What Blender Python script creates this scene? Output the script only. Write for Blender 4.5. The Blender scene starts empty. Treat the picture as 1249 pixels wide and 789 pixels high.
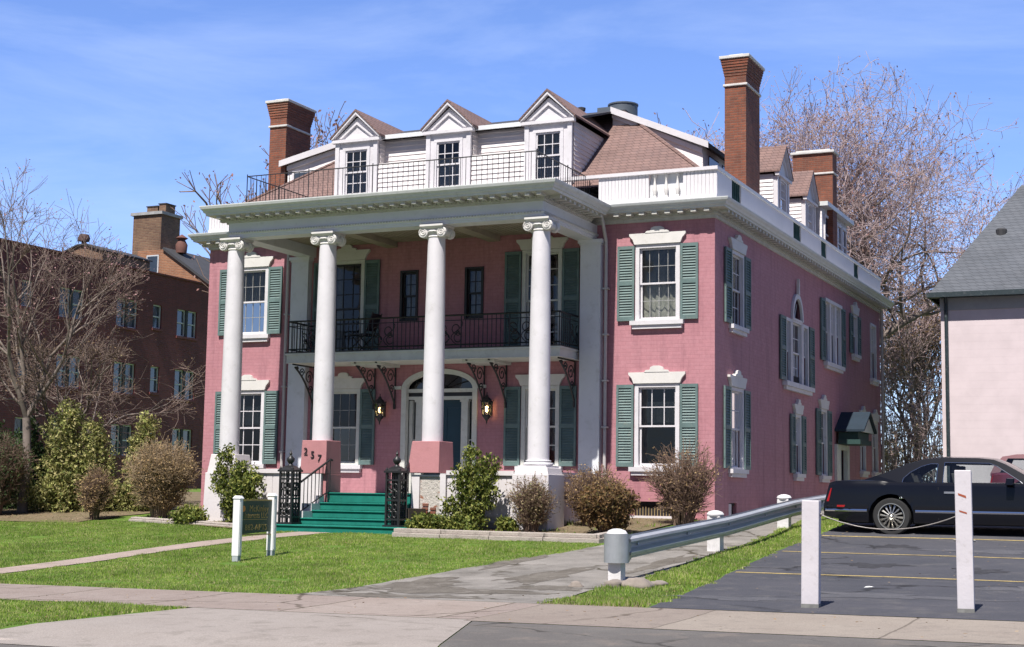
import bpy, bmesh, math, random
import numpy as np
from math import radians as R, sin, cos, pi, sqrt
from mathutils import Vector, Matrix

random.seed(7)
rng = np.random.default_rng(11)
SC = bpy.context.scene
COL = SC.collection

# ------------------------------------------------------------------ camera
def make_camera():
    yaw, pitch, roll, f = 0.4348, 0.1129, 0.0160, 1826.57
    fw = Vector((-sin(yaw)*cos(pitch), cos(yaw)*cos(pitch), sin(pitch)))
    r = Vector((cos(yaw), sin(yaw), 0)); u = r.cross(fw)
    r2 = r*cos(roll) + u*sin(roll); u2 = -r*sin(roll) + u*cos(roll)
    cd = bpy.data.cameras.new('camera'); cam = bpy.data.objects.new('camera', cd)
    COL.objects.link(cam)
    M = Matrix((r2, u2, -fw)).transposed().to_4x4()
    M.translation = Vector((10.2161, -33.1067, 1.4178))
    cam.matrix_world = M
    cd.sensor_width = 36.0; cd.sensor_fit = 'HORIZONTAL'
    cd.lens = 36.0*f/1249.0
    cd.clip_start = 0.1; cd.clip_end = 3000
    SC.camera = cam
make_camera()

# ------------------------------------------------------------------ light
SUN_EL = 58.0
W = bpy.data.worlds.new('World'); SC.world = W; W.use_nodes = True
nt = W.node_tree; nt.nodes.clear()
wo = nt.nodes.new('ShaderNodeOutputWorld'); bg = nt.nodes.new('ShaderNodeBackground')
sky = nt.nodes.new('ShaderNodeTexSky'); sky.sky_type = 'NISHITA'; sky.sun_disc = False
sky.sun_elevation = R(SUN_EL); sky.sun_rotation = R(180)
sky.air_density = 1.0; sky.dust_density = 0.3; sky.ozone_density = 2.2; sky.altitude = 200
# thin high cirrus, part of the sky itself
tc = nt.nodes.new('ShaderNodeTexCoord')
mp = nt.nodes.new('ShaderNodeMapping'); mp.inputs['Scale'].default_value = (1.1, 1.8, 5.5)
mp.inputs['Rotation'].default_value = (0, R(14), R(20))
nz = nt.nodes.new('ShaderNodeTexNoise'); nz.inputs['Scale'].default_value = 2.3
nz.inputs['Detail'].default_value = 7; nz.inputs['Roughness'].default_value = 0.62
nz.inputs['Distortion'].default_value = 0.5
cr = nt.nodes.new('ShaderNodeValToRGB')
cr.color_ramp.elements[0].position = 0.44; cr.color_ramp.elements[0].color = (0, 0, 0, 1)
cr.color_ramp.elements[1].position = 0.80; cr.color_ramp.elements[1].color = (0.34, 0.34, 0.34, 1)
tint = nt.nodes.new('ShaderNodeMix'); tint.data_type = 'RGBA'; tint.blend_type = 'MULTIPLY'
tint.inputs['Factor'].default_value = 1.0; tint.inputs['B'].default_value = (0.85, 0.945, 1.33, 1)
mx = nt.nodes.new('ShaderNodeMix'); mx.data_type = 'RGBA'
mx.inputs['B'].default_value = (5.2, 6.2, 8.6, 1)
L = nt.links.new
L(tc.outputs['Generated'], mp.inputs['Vector']); L(mp.outputs['Vector'], nz.inputs['Vector'])
L(nz.outputs['Fac'], cr.inputs['Fac']); L(cr.outputs['Color'], mx.inputs['Factor'])
L(sky.outputs['Color'], tint.inputs['A']); L(tint.outputs['Result'], mx.inputs['A'])
# added factor on the sky: north brightened, unseen south dimmed to lessen fill
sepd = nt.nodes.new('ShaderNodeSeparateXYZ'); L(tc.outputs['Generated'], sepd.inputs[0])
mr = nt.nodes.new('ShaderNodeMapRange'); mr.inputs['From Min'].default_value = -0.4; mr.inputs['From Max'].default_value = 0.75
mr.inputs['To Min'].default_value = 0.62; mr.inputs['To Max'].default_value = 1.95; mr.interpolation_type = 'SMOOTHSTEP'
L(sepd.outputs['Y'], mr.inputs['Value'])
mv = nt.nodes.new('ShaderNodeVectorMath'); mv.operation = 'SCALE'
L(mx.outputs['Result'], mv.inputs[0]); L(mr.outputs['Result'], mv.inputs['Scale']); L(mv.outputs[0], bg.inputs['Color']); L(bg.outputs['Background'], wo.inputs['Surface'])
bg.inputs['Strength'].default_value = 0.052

sd = bpy.data.lights.new('sun', 'SUN'); sd.energy = 5.0; sd.angle = R(0.53); sd.color = (1.0, 0.955, 0.89)
so = bpy.data.objects.new('sun', sd); COL.objects.link(so)
so.rotation_euler = Vector((-0.03, 1.0, -math.tan(R(SUN_EL)))).to_track_quat('-Z', 'Y').to_euler()
so.location = (0, -30, 40)

SC.view_settings.view_transform = 'Standard'; SC.view_settings.look = 'None'
SC.view_settings.gamma = 1; SC.view_settings.use_curve_mapping = False
SC.view_settings.exposure = 0.62
SC.render.engine = 'CYCLES'
SC.cycles.max_bounces = 6; SC.cycles.transparent_max_bounces = 8
SC.cycles.use_denoising = True

# ------------------------------------------------------------------ helpers
def lin(r, g, b):
    def c(v):
        v /= 255.0
        return v/12.92 if v <= 0.04045 else ((v+0.055)/1.055)**2.4
    return (c(r), c(g), c(b), 1)

def tag(o, label=None, cat=None, group=None, kind=None):
    if label: o['label'] = label
    if cat: o['category'] = cat
    if group: o['group'] = group
    if kind: o['kind'] = kind
    return o

ORG = {}
def empty(name, loc, rz=0):
    o = bpy.data.objects.new(name, None); COL.objects.link(o)
    o.location = loc; o.rotation_euler = (0, 0, rz); o.empty_display_size = 0.2
    ORG[o.name] = Vector(loc)
    return o

def thing(name, label, cat, loc=(0, 0, 0), group=None, rz=0):
    return tag(empty(name, loc, rz), label, cat, group)

class MB:
    """collects faces in world coordinates; build() links ONE mesh object"""
    def __init__(s, tf=None):
        s.v = []; s.f = []; s.m = []; s.tf = tf
    def add(s, verts, faces, m=0):
        n = len(s.v)
        for p in verts: s.v.append(tuple(s.tf(*p)) if s.tf else tuple(p))
        for f in faces: s.f.append([i+n for i in f]); s.m.append(m)
    def box(s, x0, x1, y0, y1, z0, z1, m=0):
        s.add([(x0,y0,z0),(x1,y0,z0),(x1,y1,z0),(x0,y1,z0),(x0,y0,z1),(x1,y0,z1),(x1,y1,z1),(x0,y1,z1)],
              [(0,3,2,1),(4,5,6,7),(0,1,5,4),(1,2,6,5),(2,3,7,6),(3,0,4,7)], m)
        return s
    def frus(s, b, zb, t, zt, m=0):
        """b,t = (x0,x1,y0,y1) rectangles at zb, zt"""
        v = [(b[0],b[2],zb),(b[1],b[2],zb),(b[1],b[3],zb),(b[0],b[3],zb),(t[0],t[2],zt),(t[1],t[2],zt),(t[1],t[3],zt),(t[0],t[3],zt)]
        s.add(v, [(0,3,2,1),(4,5,6,7),(0,1,5,4),(1,2,6,5),(2,3,7,6),(3,0,4,7)], m); return s
    def prism(s, pts, ax, a0, a1, m=0):
        """polygon pts (2D) extruded along axis ax: 'x' -> pts are (y,z); 'y' -> (x,z); 'z' -> (x,y)"""
        def P(p, a):
            return {'x': (a, p[0], p[1]), 'y': (p[0], a, p[1]), 'z': (p[0], p[1], a)}[ax]
        n = len(pts)
        v = [P(p, a0) for p in pts] + [P(p, a1) for p in pts]
        f = [tuple(range(n)), tuple(range(2*n-1, n-1, -1))] + [(i, (i+1) % n, n+(i+1) % n, n+i) for i in range(n)]
        s.add(v, f, m); return s
    def tube(s, p0, p1, r0, r1=None, n=8, m=0, cap=True):
        r1 = r0 if r1 is None else r1
        p0 = Vector(p0); p1 = Vector(p1); d = p1-p0
        if d.length < 1e-6: return s
        q = d.to_track_quat('Z', 'Y')
        v = []
        for p, r in ((p0, r0), (p1, r1)):
            for k in range(n):
                a = 2*pi*k/n
                v.append(tuple(p + q @ Vector((r*cos(a), r*sin(a), 0))))
        f = [(k, (k+1) % n, n+(k+1) % n, n+k) for k in range(n)]
        if cap: f += [tuple(range(n-1, -1, -1)), tuple(range(n, 2*n))]
        s.add(v, f, m); return s
    def path(s, pts, r, n=6, m=0):
        for a, b in zip(pts[:-1], pts[1:]): s.tube(a, b, r, r, n, m)
        return s
    def lathe(s, prof, c, n=24, m=0, axis='z', a0=0, a1=2*pi, cap=True):
        """prof [(r,h)], around axis through c"""
        c = Vector(c); full = abs(a1-a0-2*pi) < 1e-6
        k = n if full else n+1
        v = []
        for r, h in prof:
            for i in range(k):
                a = a0+(a1-a0)*i/n
                p = {'z': (r*cos(a), r*sin(a), h), 'y': (r*cos(a), h, r*sin(a)), 'x': (h, r*cos(a), r*sin(a))}[axis]
                v.append(tuple(c+Vector(p)))
        f = []
        for j in range(len(prof)-1):
            for i in range(n):
                i2 = (i+1) % k
                f.append((j*k+i, j*k+i2, (j+1)*k+i2, (j+1)*k+i))
        if full and cap:
            if prof[0][0] > 1e-4: f.append(tuple(range(k-1, -1, -1)))
            if prof[-1][0] > 1e-4: f.append(tuple((len(prof)-1)*k+i for i in range(k)))
        s.add(v, f, m); return s
    def build(s, name, mats, parent=None, smooth=None, recalc=True, bevel=0):
        me = bpy.data.meshes.new(name)
        off = ORG.get(parent.name, Vector((0, 0, 0))) if parent else Vector((0, 0, 0))
        me.from_pydata([(a-off.x, b-off.y, c-off.z) for a, b, c in s.v], [], s.f)
        if not isinstance(mats, (list, tuple)): mats = [mats]
        for m in mats: me.materials.append(m)
        if len(mats) > 1: me.polygons.foreach_set('material_index', s.m)
        if recalc:
            bm = bmesh.new(); bm.from_mesh(me)
            bmesh.ops.recalc_face_normals(bm, faces=bm.faces); bm.to_mesh(me); bm.free()
        if smooth:
            me.polygons.foreach_set('use_smooth', [True]*len(me.polygons))
            me.set_sharp_from_angle(angle=R(smooth))
        me.update()
        o = bpy.data.objects.new(name, me); COL.objects.link(o)
        if parent: o.parent = parent; ORG[o.name] = off
        if bevel:
            b = o.modifiers.new('bevel', 'BEVEL'); b.width = bevel; b.segments = 2; b.limit_method = 'ANGLE'
        return o

def np_obj(name, V, F, mats, parent=None, mi=None, smooth=False):
    """V (n,3) array, F (m,k) array"""
    me = bpy.data.meshes.new(name)
    off = ORG.get(parent.name, Vector((0, 0, 0))) if parent else Vector((0, 0, 0))
    V = np.asarray(V, dtype=np.float32) - np.array(off, dtype=np.float32)
    F = np.asarray(F, dtype=np.int32); k = F.shape[1]
    me.vertices.add(len(V)); me.vertices.foreach_set('co', V.ravel())
    me.loops.add(F.size); me.loops.foreach_set('vertex_index', F.ravel())
    me.polygons.add(len(F)); me.polygons.foreach_set('loop_start', np.arange(0, F.size, k, dtype=np.int32))
    if not isinstance(mats, (list, tuple)): mats = [mats]
    for m in mats: me.materials.append(m)
    if mi is not None: me.polygons.foreach_set('material_index', np.asarray(mi, dtype=np.int32))
    if smooth: me.polygons.foreach_set('use_smooth', np.ones(len(F), dtype=bool))
    me.update(calc_edges=True); me.validate()
    o = bpy.data.objects.new(name, me); COL.objects.link(o)
    if parent: o.parent = parent; ORG[o.name] = off
    return o

def text_mesh(name, body, size, extrude, mat, parent, M, space=1.0, sx=1.0):
    cu = bpy.data.curves.new('lettering_curve', 'FONT'); cu.body = body; cu.size = size; cu.extrude = extrude
    cu.align_x = 'CENTER'; cu.space_character = space; cu.resolution_u = 3
    tmp = bpy.data.objects.new('lettering_tmp', cu); COL.objects.link(tmp)
    bpy.context.view_layer.update()
    me = bpy.data.meshes.new_from_object(tmp)
    bpy.data.objects.remove(tmp, do_unlink=True)
    me.transform(Matrix.Diagonal((sx, 1, 1, 1))); me.transform(M)
    off = ORG.get(parent.name, Vector((0, 0, 0))); me.transform(Matrix.Translation(-off))
    me.materials.clear(); me.materials.append(mat)
    o = bpy.data.objects.new(name, me); COL.objects.link(o); o.parent = parent; ORG[o.name] = off
    return o

# ------------------------------------------------------------------ materials
MATS = {}
def base_mat(name):
    m = bpy.data.materials.new(name); m.use_nodes = True
    t = m.node_tree; b = t.nodes['Principled BSDF']
    MATS[name] = m
    return m, t, b

def N(t, kind, **kw):
    n = t.nodes.new(kind)
    for k, v in kw.items():
        if k.startswith('_'): setattr(n, k[1:], v)
        else: n.inputs[k.replace('__', ' ')].default_value = v
    return n

def mixc(t, fac, a, b, blend='MIX'):
    n = t.nodes.new('ShaderNodeMix'); n.data_type = 'RGBA'; n.blend_type = blend
    for s, v in (('Factor', fac), ('A', a), ('B', b)):
        if hasattr(v, 'is_output') or hasattr(v, 'links'): t.links.new(v, n.inputs[s])
        else: n.inputs[s].default_value = v
    return n.outputs['Result']

def ramp(t, src, p0, p1, c0=(0, 0, 0, 1), c1=(1, 1, 1, 1)):
    n = t.nodes.new('ShaderNodeValToRGB'); t.links.new(src, n.inputs['Fac'])
    n.color_ramp.elements[0].position = p0; n.color_ramp.elements[1].position = p1
    n.color_ramp.elements[0].color = c0; n.color_ramp.elements[1].color = c1
    return n.outputs['Color']

def objco(t, scale=(1, 1, 1)):
    tc = t.nodes.new('ShaderNodeTexCoord'); mp = t.nodes.new('ShaderNodeMapping')
    mp.inputs['Scale'].default_value = scale
    t.links.new(tc.outputs['Object'], mp.inputs['Vector']); return mp.outputs['Vector']

def noise(t, vec, scale, detail=4, rough=0.6, dist=0.0):
    n = t.nodes.new('ShaderNodeTexNoise'); n.inputs['Scale'].default_value = scale
    n.inputs['Detail'].default_value = detail; n.inputs['Roughness'].default_value = rough
    n.inputs['Distortion'].default_value = dist
    t.links.new(vec, n.inputs['Vector']); return n.outputs['Fac']

def bump(t, b, h, strength=0.3, dist=0.02):
    n = t.nodes.new('ShaderNodeBump'); n.inputs['Strength'].default_value = strength
    n.inputs['Distance'].default_value = dist
    t.links.new(h, n.inputs['Height']); t.links.new(n.outputs['Normal'], b.inputs['Normal'])

def paint(name, col, rough=0.55, var=0.18, scale=3.0, dirt=None, dirt_amt=0.35, metal=0.0, bmp=0.15, bscale=40, spec=0.5, coat=0):
    m, t, b = base_mat(name)
    v = objco(t)
    c2 = tuple(min(1, x*(1-var)) for x in col[:3])+(1,)
    c = mixc(t, ramp(t, noise(t, v, scale, 6), 0.35, 0.7), col, c2)
    if dirt:
        c = mixc(t, ramp(t, noise(t, v, scale*2.7, 8, 0.7), 0.55, 0.72, (0,0,0,1), (dirt_amt,)*3+(1,)), c, dirt)
    t.links.new(c, b.inputs['Base Color'])
    b.inputs['Roughness'].default_value = rough; b.inputs['Metallic'].default_value = metal
    b.inputs['Specular IOR Level'].default_value = spec
    if coat: b.inputs['Coat Weight'].default_value = coat; b.inputs['Coat Roughness'].default_value = 0.05
    if bmp: bump(t, b, noise(t, v, bscale, 4), bmp, 0.01)
    return m

def wallco(t):
    """(x+y, z) coordinates so one brick pattern runs on every upright wall"""
    tc = t.nodes.new('ShaderNodeTexCoord'); sp = t.nodes.new('ShaderNodeSeparateXYZ')
    t.links.new(tc.outputs['Object'], sp.inputs[0])
    ad = t.nodes.new('ShaderNodeMath'); ad.operation = 'ADD'
    t.links.new(sp.outputs['X'], ad.inputs[0]); t.links.new(sp.outputs['Y'], ad.inputs[1])
    cb = t.nodes.new('ShaderNodeCombineXYZ'); t.links.new(ad.outputs[0], cb.inputs['X']); t.links.new(sp.outputs['Z'], cb.inputs['Y'])
    return cb.outputs[0], tc.outputs['Object']

def brick(name, c1, c2, mortar, bw=0.26, bh=0.088, ms=0.012, stain=(0.25, 0.2, 0.2, 1), stain_amt=0.35, rough=0.75, bst=0.6, squash=0):
    m, t, b = base_mat(name)
    uv, oc = wallco(t)
    n = t.nodes.new('ShaderNodeTexBrick'); t.links.new(uv, n.inputs['Vector'])
    n.inputs['Scale'].default_value = 1.0
    n.inputs['Brick Width'].default_value = bw; n.inputs['Row Height'].default_value = bh
    n.inputs['Mortar Size'].default_value = ms; n.inputs['Mortar Smooth'].default_value = 0.3
    n.inputs['Color1'].default_value = c1; n.inputs['Color2'].default_value = c2; n.inputs['Mortar'].default_value = mortar
    big = ramp(t, noise(t, oc, 0.55, 8, 0.65), 0.42, 0.75, (0,0,0,1), (stain_amt,)*3+(1,))
    c = mixc(t, big, n.outputs['Color'], stain, 'MULTIPLY')
    fine = ramp(t, noise(t, oc, 9, 4, 0.7), 0.3, 0.75, (0.86,0.86,0.86,1), (1.08,1.08,1.08,1))
    c = mixc(t, 1.0, c, fine, 'MULTIPLY')
    streak = ramp(t, noise(t, objco(t, (1.6, 1.6, .16)), 2.2, 6, 0.7), 0.50, 0.74, (1, 1, 1, 1), (.72, .70, .73, 1))
    c = mixc(t, 1.0, c, streak, 'MULTIPLY')
    worn = ramp(t, noise(t, oc, 4.5, 9, 0.75), 0.62, 0.70, (0,0,0,1), (.35,)*3+(1,))
    c = mixc(t, worn, c, tuple(min(1, x*1.5+.03) for x in c1[:3])+(1,))
    t.links.new(c, b.inputs['Base Color']); b.inputs['Roughness'].default_value = rough
    iv = t.nodes.new('ShaderNodeMath'); iv.operation = 'SUBTRACT'; iv.inputs[0].default_value = 1.0
    t.links.new(n.outputs['Fac'], iv.inputs[1])
    ns = noise(t, oc, 35, 4)
    ad = t.nodes.new('ShaderNodeMath'); ad.operation = 'MULTIPLY_ADD'; ad.inputs[1].default_value = 0.35
    t.links.new(ns, ad.inputs[0]); t.links.new(iv.outputs[0], ad.inputs[2])
    bump(t, b, ad.outputs[0], bst, 0.012)
    return m

def shingle(name, c1, c2, c3, rh=0.10, bw=0.20):
    m, t, b = base_mat(name)
    uv, oc = wallco(t)
    n = t.nodes.new('ShaderNodeTexBrick'); t.links.new(uv, n.inputs['Vector'])
    n.inputs['Brick Width'].default_value = bw; n.inputs['Row Height'].default_value = rh
    n.inputs['Scale'].default_value = 1.0
    n.inputs['Mortar Size'].default_value = 0.008; n.inputs['Color1'].default_value = c1; n.inputs['Color2'].default_value = c2
    n.inputs['Mortar'].default_value = tuple(x*0.5 for x in c1[:3])+(1,)
    n.inputs['Bias'].default_value = -0.1
    c = mixc(t, ramp(t, noise(t, oc, 6, 5, 0.7), 0.5, 0.7, (0,0,0,1), (0.55,)*3+(1,)), n.outputs['Color'], c3)
    c = mixc(t, 1.0, c, ramp(t, noise(t, oc, 0.8, 4), 0.3, 0.7, (0.8,)*3+(1,), (1.1,)*3+(1,)), 'MULTIPLY')
    t.links.new(c, b.inputs['Base Color']); b.inputs['Roughness'].default_value = 0.9
    iv = t.nodes.new('ShaderNodeMath'); iv.operation = 'SUBTRACT'; iv.inputs[0].default_value = 1.0
    t.links.new(n.outputs['Fac'], iv.inputs[1]); bump(t, b, iv.outputs[0], 0.6, 0.015)
    return m

def clap(name, col, pitch=0.13, rough=0.55, strength=0.9, dirt=None):
    m, t, b = base_mat(name)
    uv, oc = wallco(t)
    sp = t.nodes.new('ShaderNodeSeparateXYZ'); t.links.new(oc, sp.inputs[0])
    dv = t.nodes.new('ShaderNodeMath'); dv.operation = 'DIVIDE'; dv.inputs[1].default_value = pitch; t.links.new(sp.outputs['Z'], dv.inputs[0])
    fr = t.nodes.new('ShaderNodeMath'); fr.operation = 'FRACT'; t.links.new(dv.outputs[0], fr.inputs[0])
    iv = t.nodes.new('ShaderNodeMath'); iv.operation = 'SUBTRACT'; iv.inputs[0].default_value = 1.0; t.links.new(fr.outputs[0], iv.inputs[1])
    bump(t, b, iv.outputs[0], strength, 0.03)
    c = mixc(t, ramp(t, noise(t, oc, 1.5, 7), 0.4, 0.75), col, tuple(x*0.86 for x in col[:3])+(1,))
    if dirt: c = mixc(t, ramp(t, noise(t, oc, 5, 8, 0.75), 0.6, 0.75, (0,0,0,1), (0.35,)*3+(1,)), c, dirt)
    t.links.new(c, b.inputs['Base Color']); b.inputs['Roughness'].default_value = rough
    return m

def plain(name, col, rough=0.6, metal=0.0, emit=None, es=0):
    m, t, b = base_mat(name)
    b.inputs['Base Color'].default_value = col; b.inputs['Roughness'].default_value = rough; b.inputs['Metallic'].default_value = metal
    if emit: b.inputs['Emission Color'].default_value = emit; b.inputs['Emission Strength'].default_value = es
    return m

def glass(name, tintc=(0.75, 0.8, 0.8, 1), refl=0.9, wav=0.06, clear=0.6):
    m, t, b = base_mat(name)
    out = t.nodes['Material Output']; t.nodes.remove(b)
    tr = t.nodes.new('ShaderNodeBsdfTransparent'); tr.inputs['Color'].default_value = tuple(x*clear for x in tintc[:3])+(1,)
    gl = t.nodes.new('ShaderNodeBsdfGlossy'); gl.inputs['Roughness'].default_value = 0.02; gl.inputs['Color'].default_value = (refl,)*3+(1,)
    fr = t.nodes.new('ShaderNodeFresnel'); fr.inputs['IOR'].default_value = 1.75
    mxs = t.nodes.new('ShaderNodeMixShader')
    t.links.new(fr.outputs[0], mxs.inputs[0]); t.links.new(tr.outputs[0], mxs.inputs[1]); t.links.new(gl.outputs[0], mxs.inputs[2])
    bn = t.nodes.new('ShaderNodeBump'); bn.inputs['Strength'].default_value = wav; bn.inputs['Distance'].default_value = 0.05
    t.links.new(noise(t, objco(t), 2.2, 2), bn.inputs['Height']); t.links.new(bn.outputs[0], gl.inputs['Normal']); t.links.new(bn.outputs[0], fr.inputs['Normal'])
    t.links.new(mxs.outputs[0], out.inputs['Surface'])
    return m

M_pink = brick('painted_pink_brick', (0.455, 0.212, 0.242, 1), (0.44, 0.198, 0.226, 1), (0.415, 0.182, 0.21, 1), ms=.008, stain=(0.80, 0.70, 0.74, 1), stain_amt=0.5, bst=0.25)
M_pinkp = paint('pink_painted_stucco', (0.42, 0.185, 0.195, 1), 0.75, 0.15, 2.5, (0.3, 0.12, 0.11, 1), 0.4, bmp=0.4, bscale=22)
M_white = paint('white_paint', (0.66, 0.635, 0.66, 1), 0.55, 0.12, 1.6, (0.40, 0.38, 0.36, 1), 0.45, bmp=.3, bscale=14)
M_trim = paint('old_white_trim', (0.62, 0.62, 0.58, 1), 0.55, 0.14, 3, (0.34, 0.32, 0.26, 1), 0.45)
M_cream = paint('cream_stone_trim', (0.66, 0.635, 0.61, 1), 0.6, 0.1, 3, (0.42, 0.39, 0.32, 1), 0.4)
M_gutter = paint('gutter_pale_green', (0.62, 0.635, 0.63, 1), 0.4, 0.12, 4, (0.30, 0.33, 0.28, 1), 0.4)
M_cornice = paint('cornice_aged_paint', (0.56, 0.55, 0.51, 1), 0.65, 0.2, 5, (0.27, 0.23, 0.17, 1), 0.6)
M_frieze = paint('frieze_grey_paint', (0.70, 0.71, 0.74, 1), 0.55, 0.1, 1.5, (0.38, 0.38, 0.35, 1), 0.35)
M_soffit = paint('porch_ceiling_paint', (0.42, 0.36, 0.28, 1), 0.7, 0.25, 2.5, (0.2, 0.14, 0.1, 1), 0.5)
M_green = paint('green_shutter_paint', (0.125, 0.190, 0.185, 1), 0.6, 0.3, 3.5, (0.20, 0.21, 0.17, 1), 0.55)
M_carpet = paint('green_step_carpet', (0.018, 0.18, 0.14, 1), 0.95, 0.25, 4, (0.02, 0.09, 0.06, 1), 0.5, bmp=0.5, bscale=90, spec=0.1)
M_dgreen = plain('dark_green_lattice', (0.02, 0.055, 0.05, 1), 0.6)
M_iron = paint('black_iron', (0.016, 0.016, 0.018, 1), 0.45, 0.2, 8, (0.04, 0.03, 0.025, 1), 0.3, bmp=0.2, bscale=60)
M_siding = clap('white_clapboard', (0.66, 0.62, 0.62, 1), dirt=(0.5, 0.46, 0.42, 1))
M_panel = paint('parapet_panel_white', (0.66, 0.63, 0.65, 1), 0.5, 0.07, 1.6, (0.5, 0.47, 0.44, 1), 0.3)
M_shingle = shingle('brown_shingles', (0.190, 0.118, 0.105, 1), (0.225, 0.140, 0.122, 1), (0.145, 0.105, 0.102, 1))
M_chim = brick('chimney_brick', (0.27, 0.085, 0.045, 1), (0.17, 0.06, 0.038, 1), (0.20, 0.12, 0.09, 1), 0.20, 0.066, 0.008, (0.5, 0.42, 0.38, 1), 0.7, 0.85, 0.8)
M_cap = paint('cement_cap', (0.62, 0.60, 0.58, 1), 0.8, 0.2, 4, (0.35, 0.32, 0.3, 1), 0.4)
M_glass = glass('window_glass', clear=.85)
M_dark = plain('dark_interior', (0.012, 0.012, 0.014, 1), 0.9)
M_curtain = paint('curtain_cloth', (0.60, 0.55, 0.46, 1), 0.9, 0.4, 7, bmp=0, spec=0.1)
M_tar = paint('roof_tar', (0.05, 0.05, 0.055, 1), 0.8, 0.3, 3)
M_door = paint('dark_teal_door', (0.012, 0.045, 0.07, 1), 0.35, 0.2, 3)
M_pipe = paint('downspout_paint', (0.50, 0.47, 0.46, 1), 0.45, 0.12, 5)
M_conc = paint('white_porch_wall', (0.64, 0.60, 0.61, 1), 0.7, 0.1, 1.8, (0.5, 0.46, 0.42, 1), 0.4, bmp=0.3, bscale=20)
M_stone = paint('grey_foundation_stone', (0.36, 0.36, 0.36, 1), 0.85, 0.3, 3, (0.2, 0.19, 0.18, 1), 0.5, bmp=0.5, bscale=15)

# ------------------------------------------------------------------ terrain
GY = [-400, -40, -21.5, -20.9, -20, -18, -16.5, -15.5, -14, -11.7, -9, -6.7, -5, -3.4, -1.7, 0, 5, 10, 20, 60, 500]
GZ = [-.3, -.25, -.14, -.13, -.06, -.02, 0, .03, .07, .15, .28, .42, .5, .62, .76, .88, 1.05, 1.2, 1.35, 1.5, 1.6]
def gh(x, y):
    w = np.clip((-8-np.asarray(y, float))/7, 0, 1)
    xx = np.clip(x, -30, 30)
    return np.interp(y, GY, GZ) + .011*(xx-3)*w
def gz(x, y): return float(gh(x, y))

def rows(y0, y1, step=0.5):
    ys = set([y0, y1]+[k for k in GY+[-8.0, -15.0] if y0 < k < y1]); y = y0
    while y < y1: ys.add(round(y, 3)); y += step
    return sorted(ys)

def sheet(name, y0, y1, xl, xr, off, mat, step=0.5, nx=12, parent=None, jit=0.0, skirt=0.0):
    """ground sheet between edge functions xl(y), xr(y), following the terrain"""
    ys = rows(y0, y1, step); V = []; F = []
    for y in ys:
        a = xl(y) + (rng.uniform(-jit, jit)); b = xr(y) + (rng.uniform(-jit, jit))
        for i in range(nx+1):
            x = a+(b-a)*i/nx; V.append((x, y, gz(x, y)+off))
    n = nx+1
    for j in range(len(ys)-1):
        for i in range(nx): F.append((j*n+i, j*n+i+1, (j+1)*n+i+1, (j+1)*n+i))
    o = np_obj(name, V, F, mat, parent, smooth=True)
    return o

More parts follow.
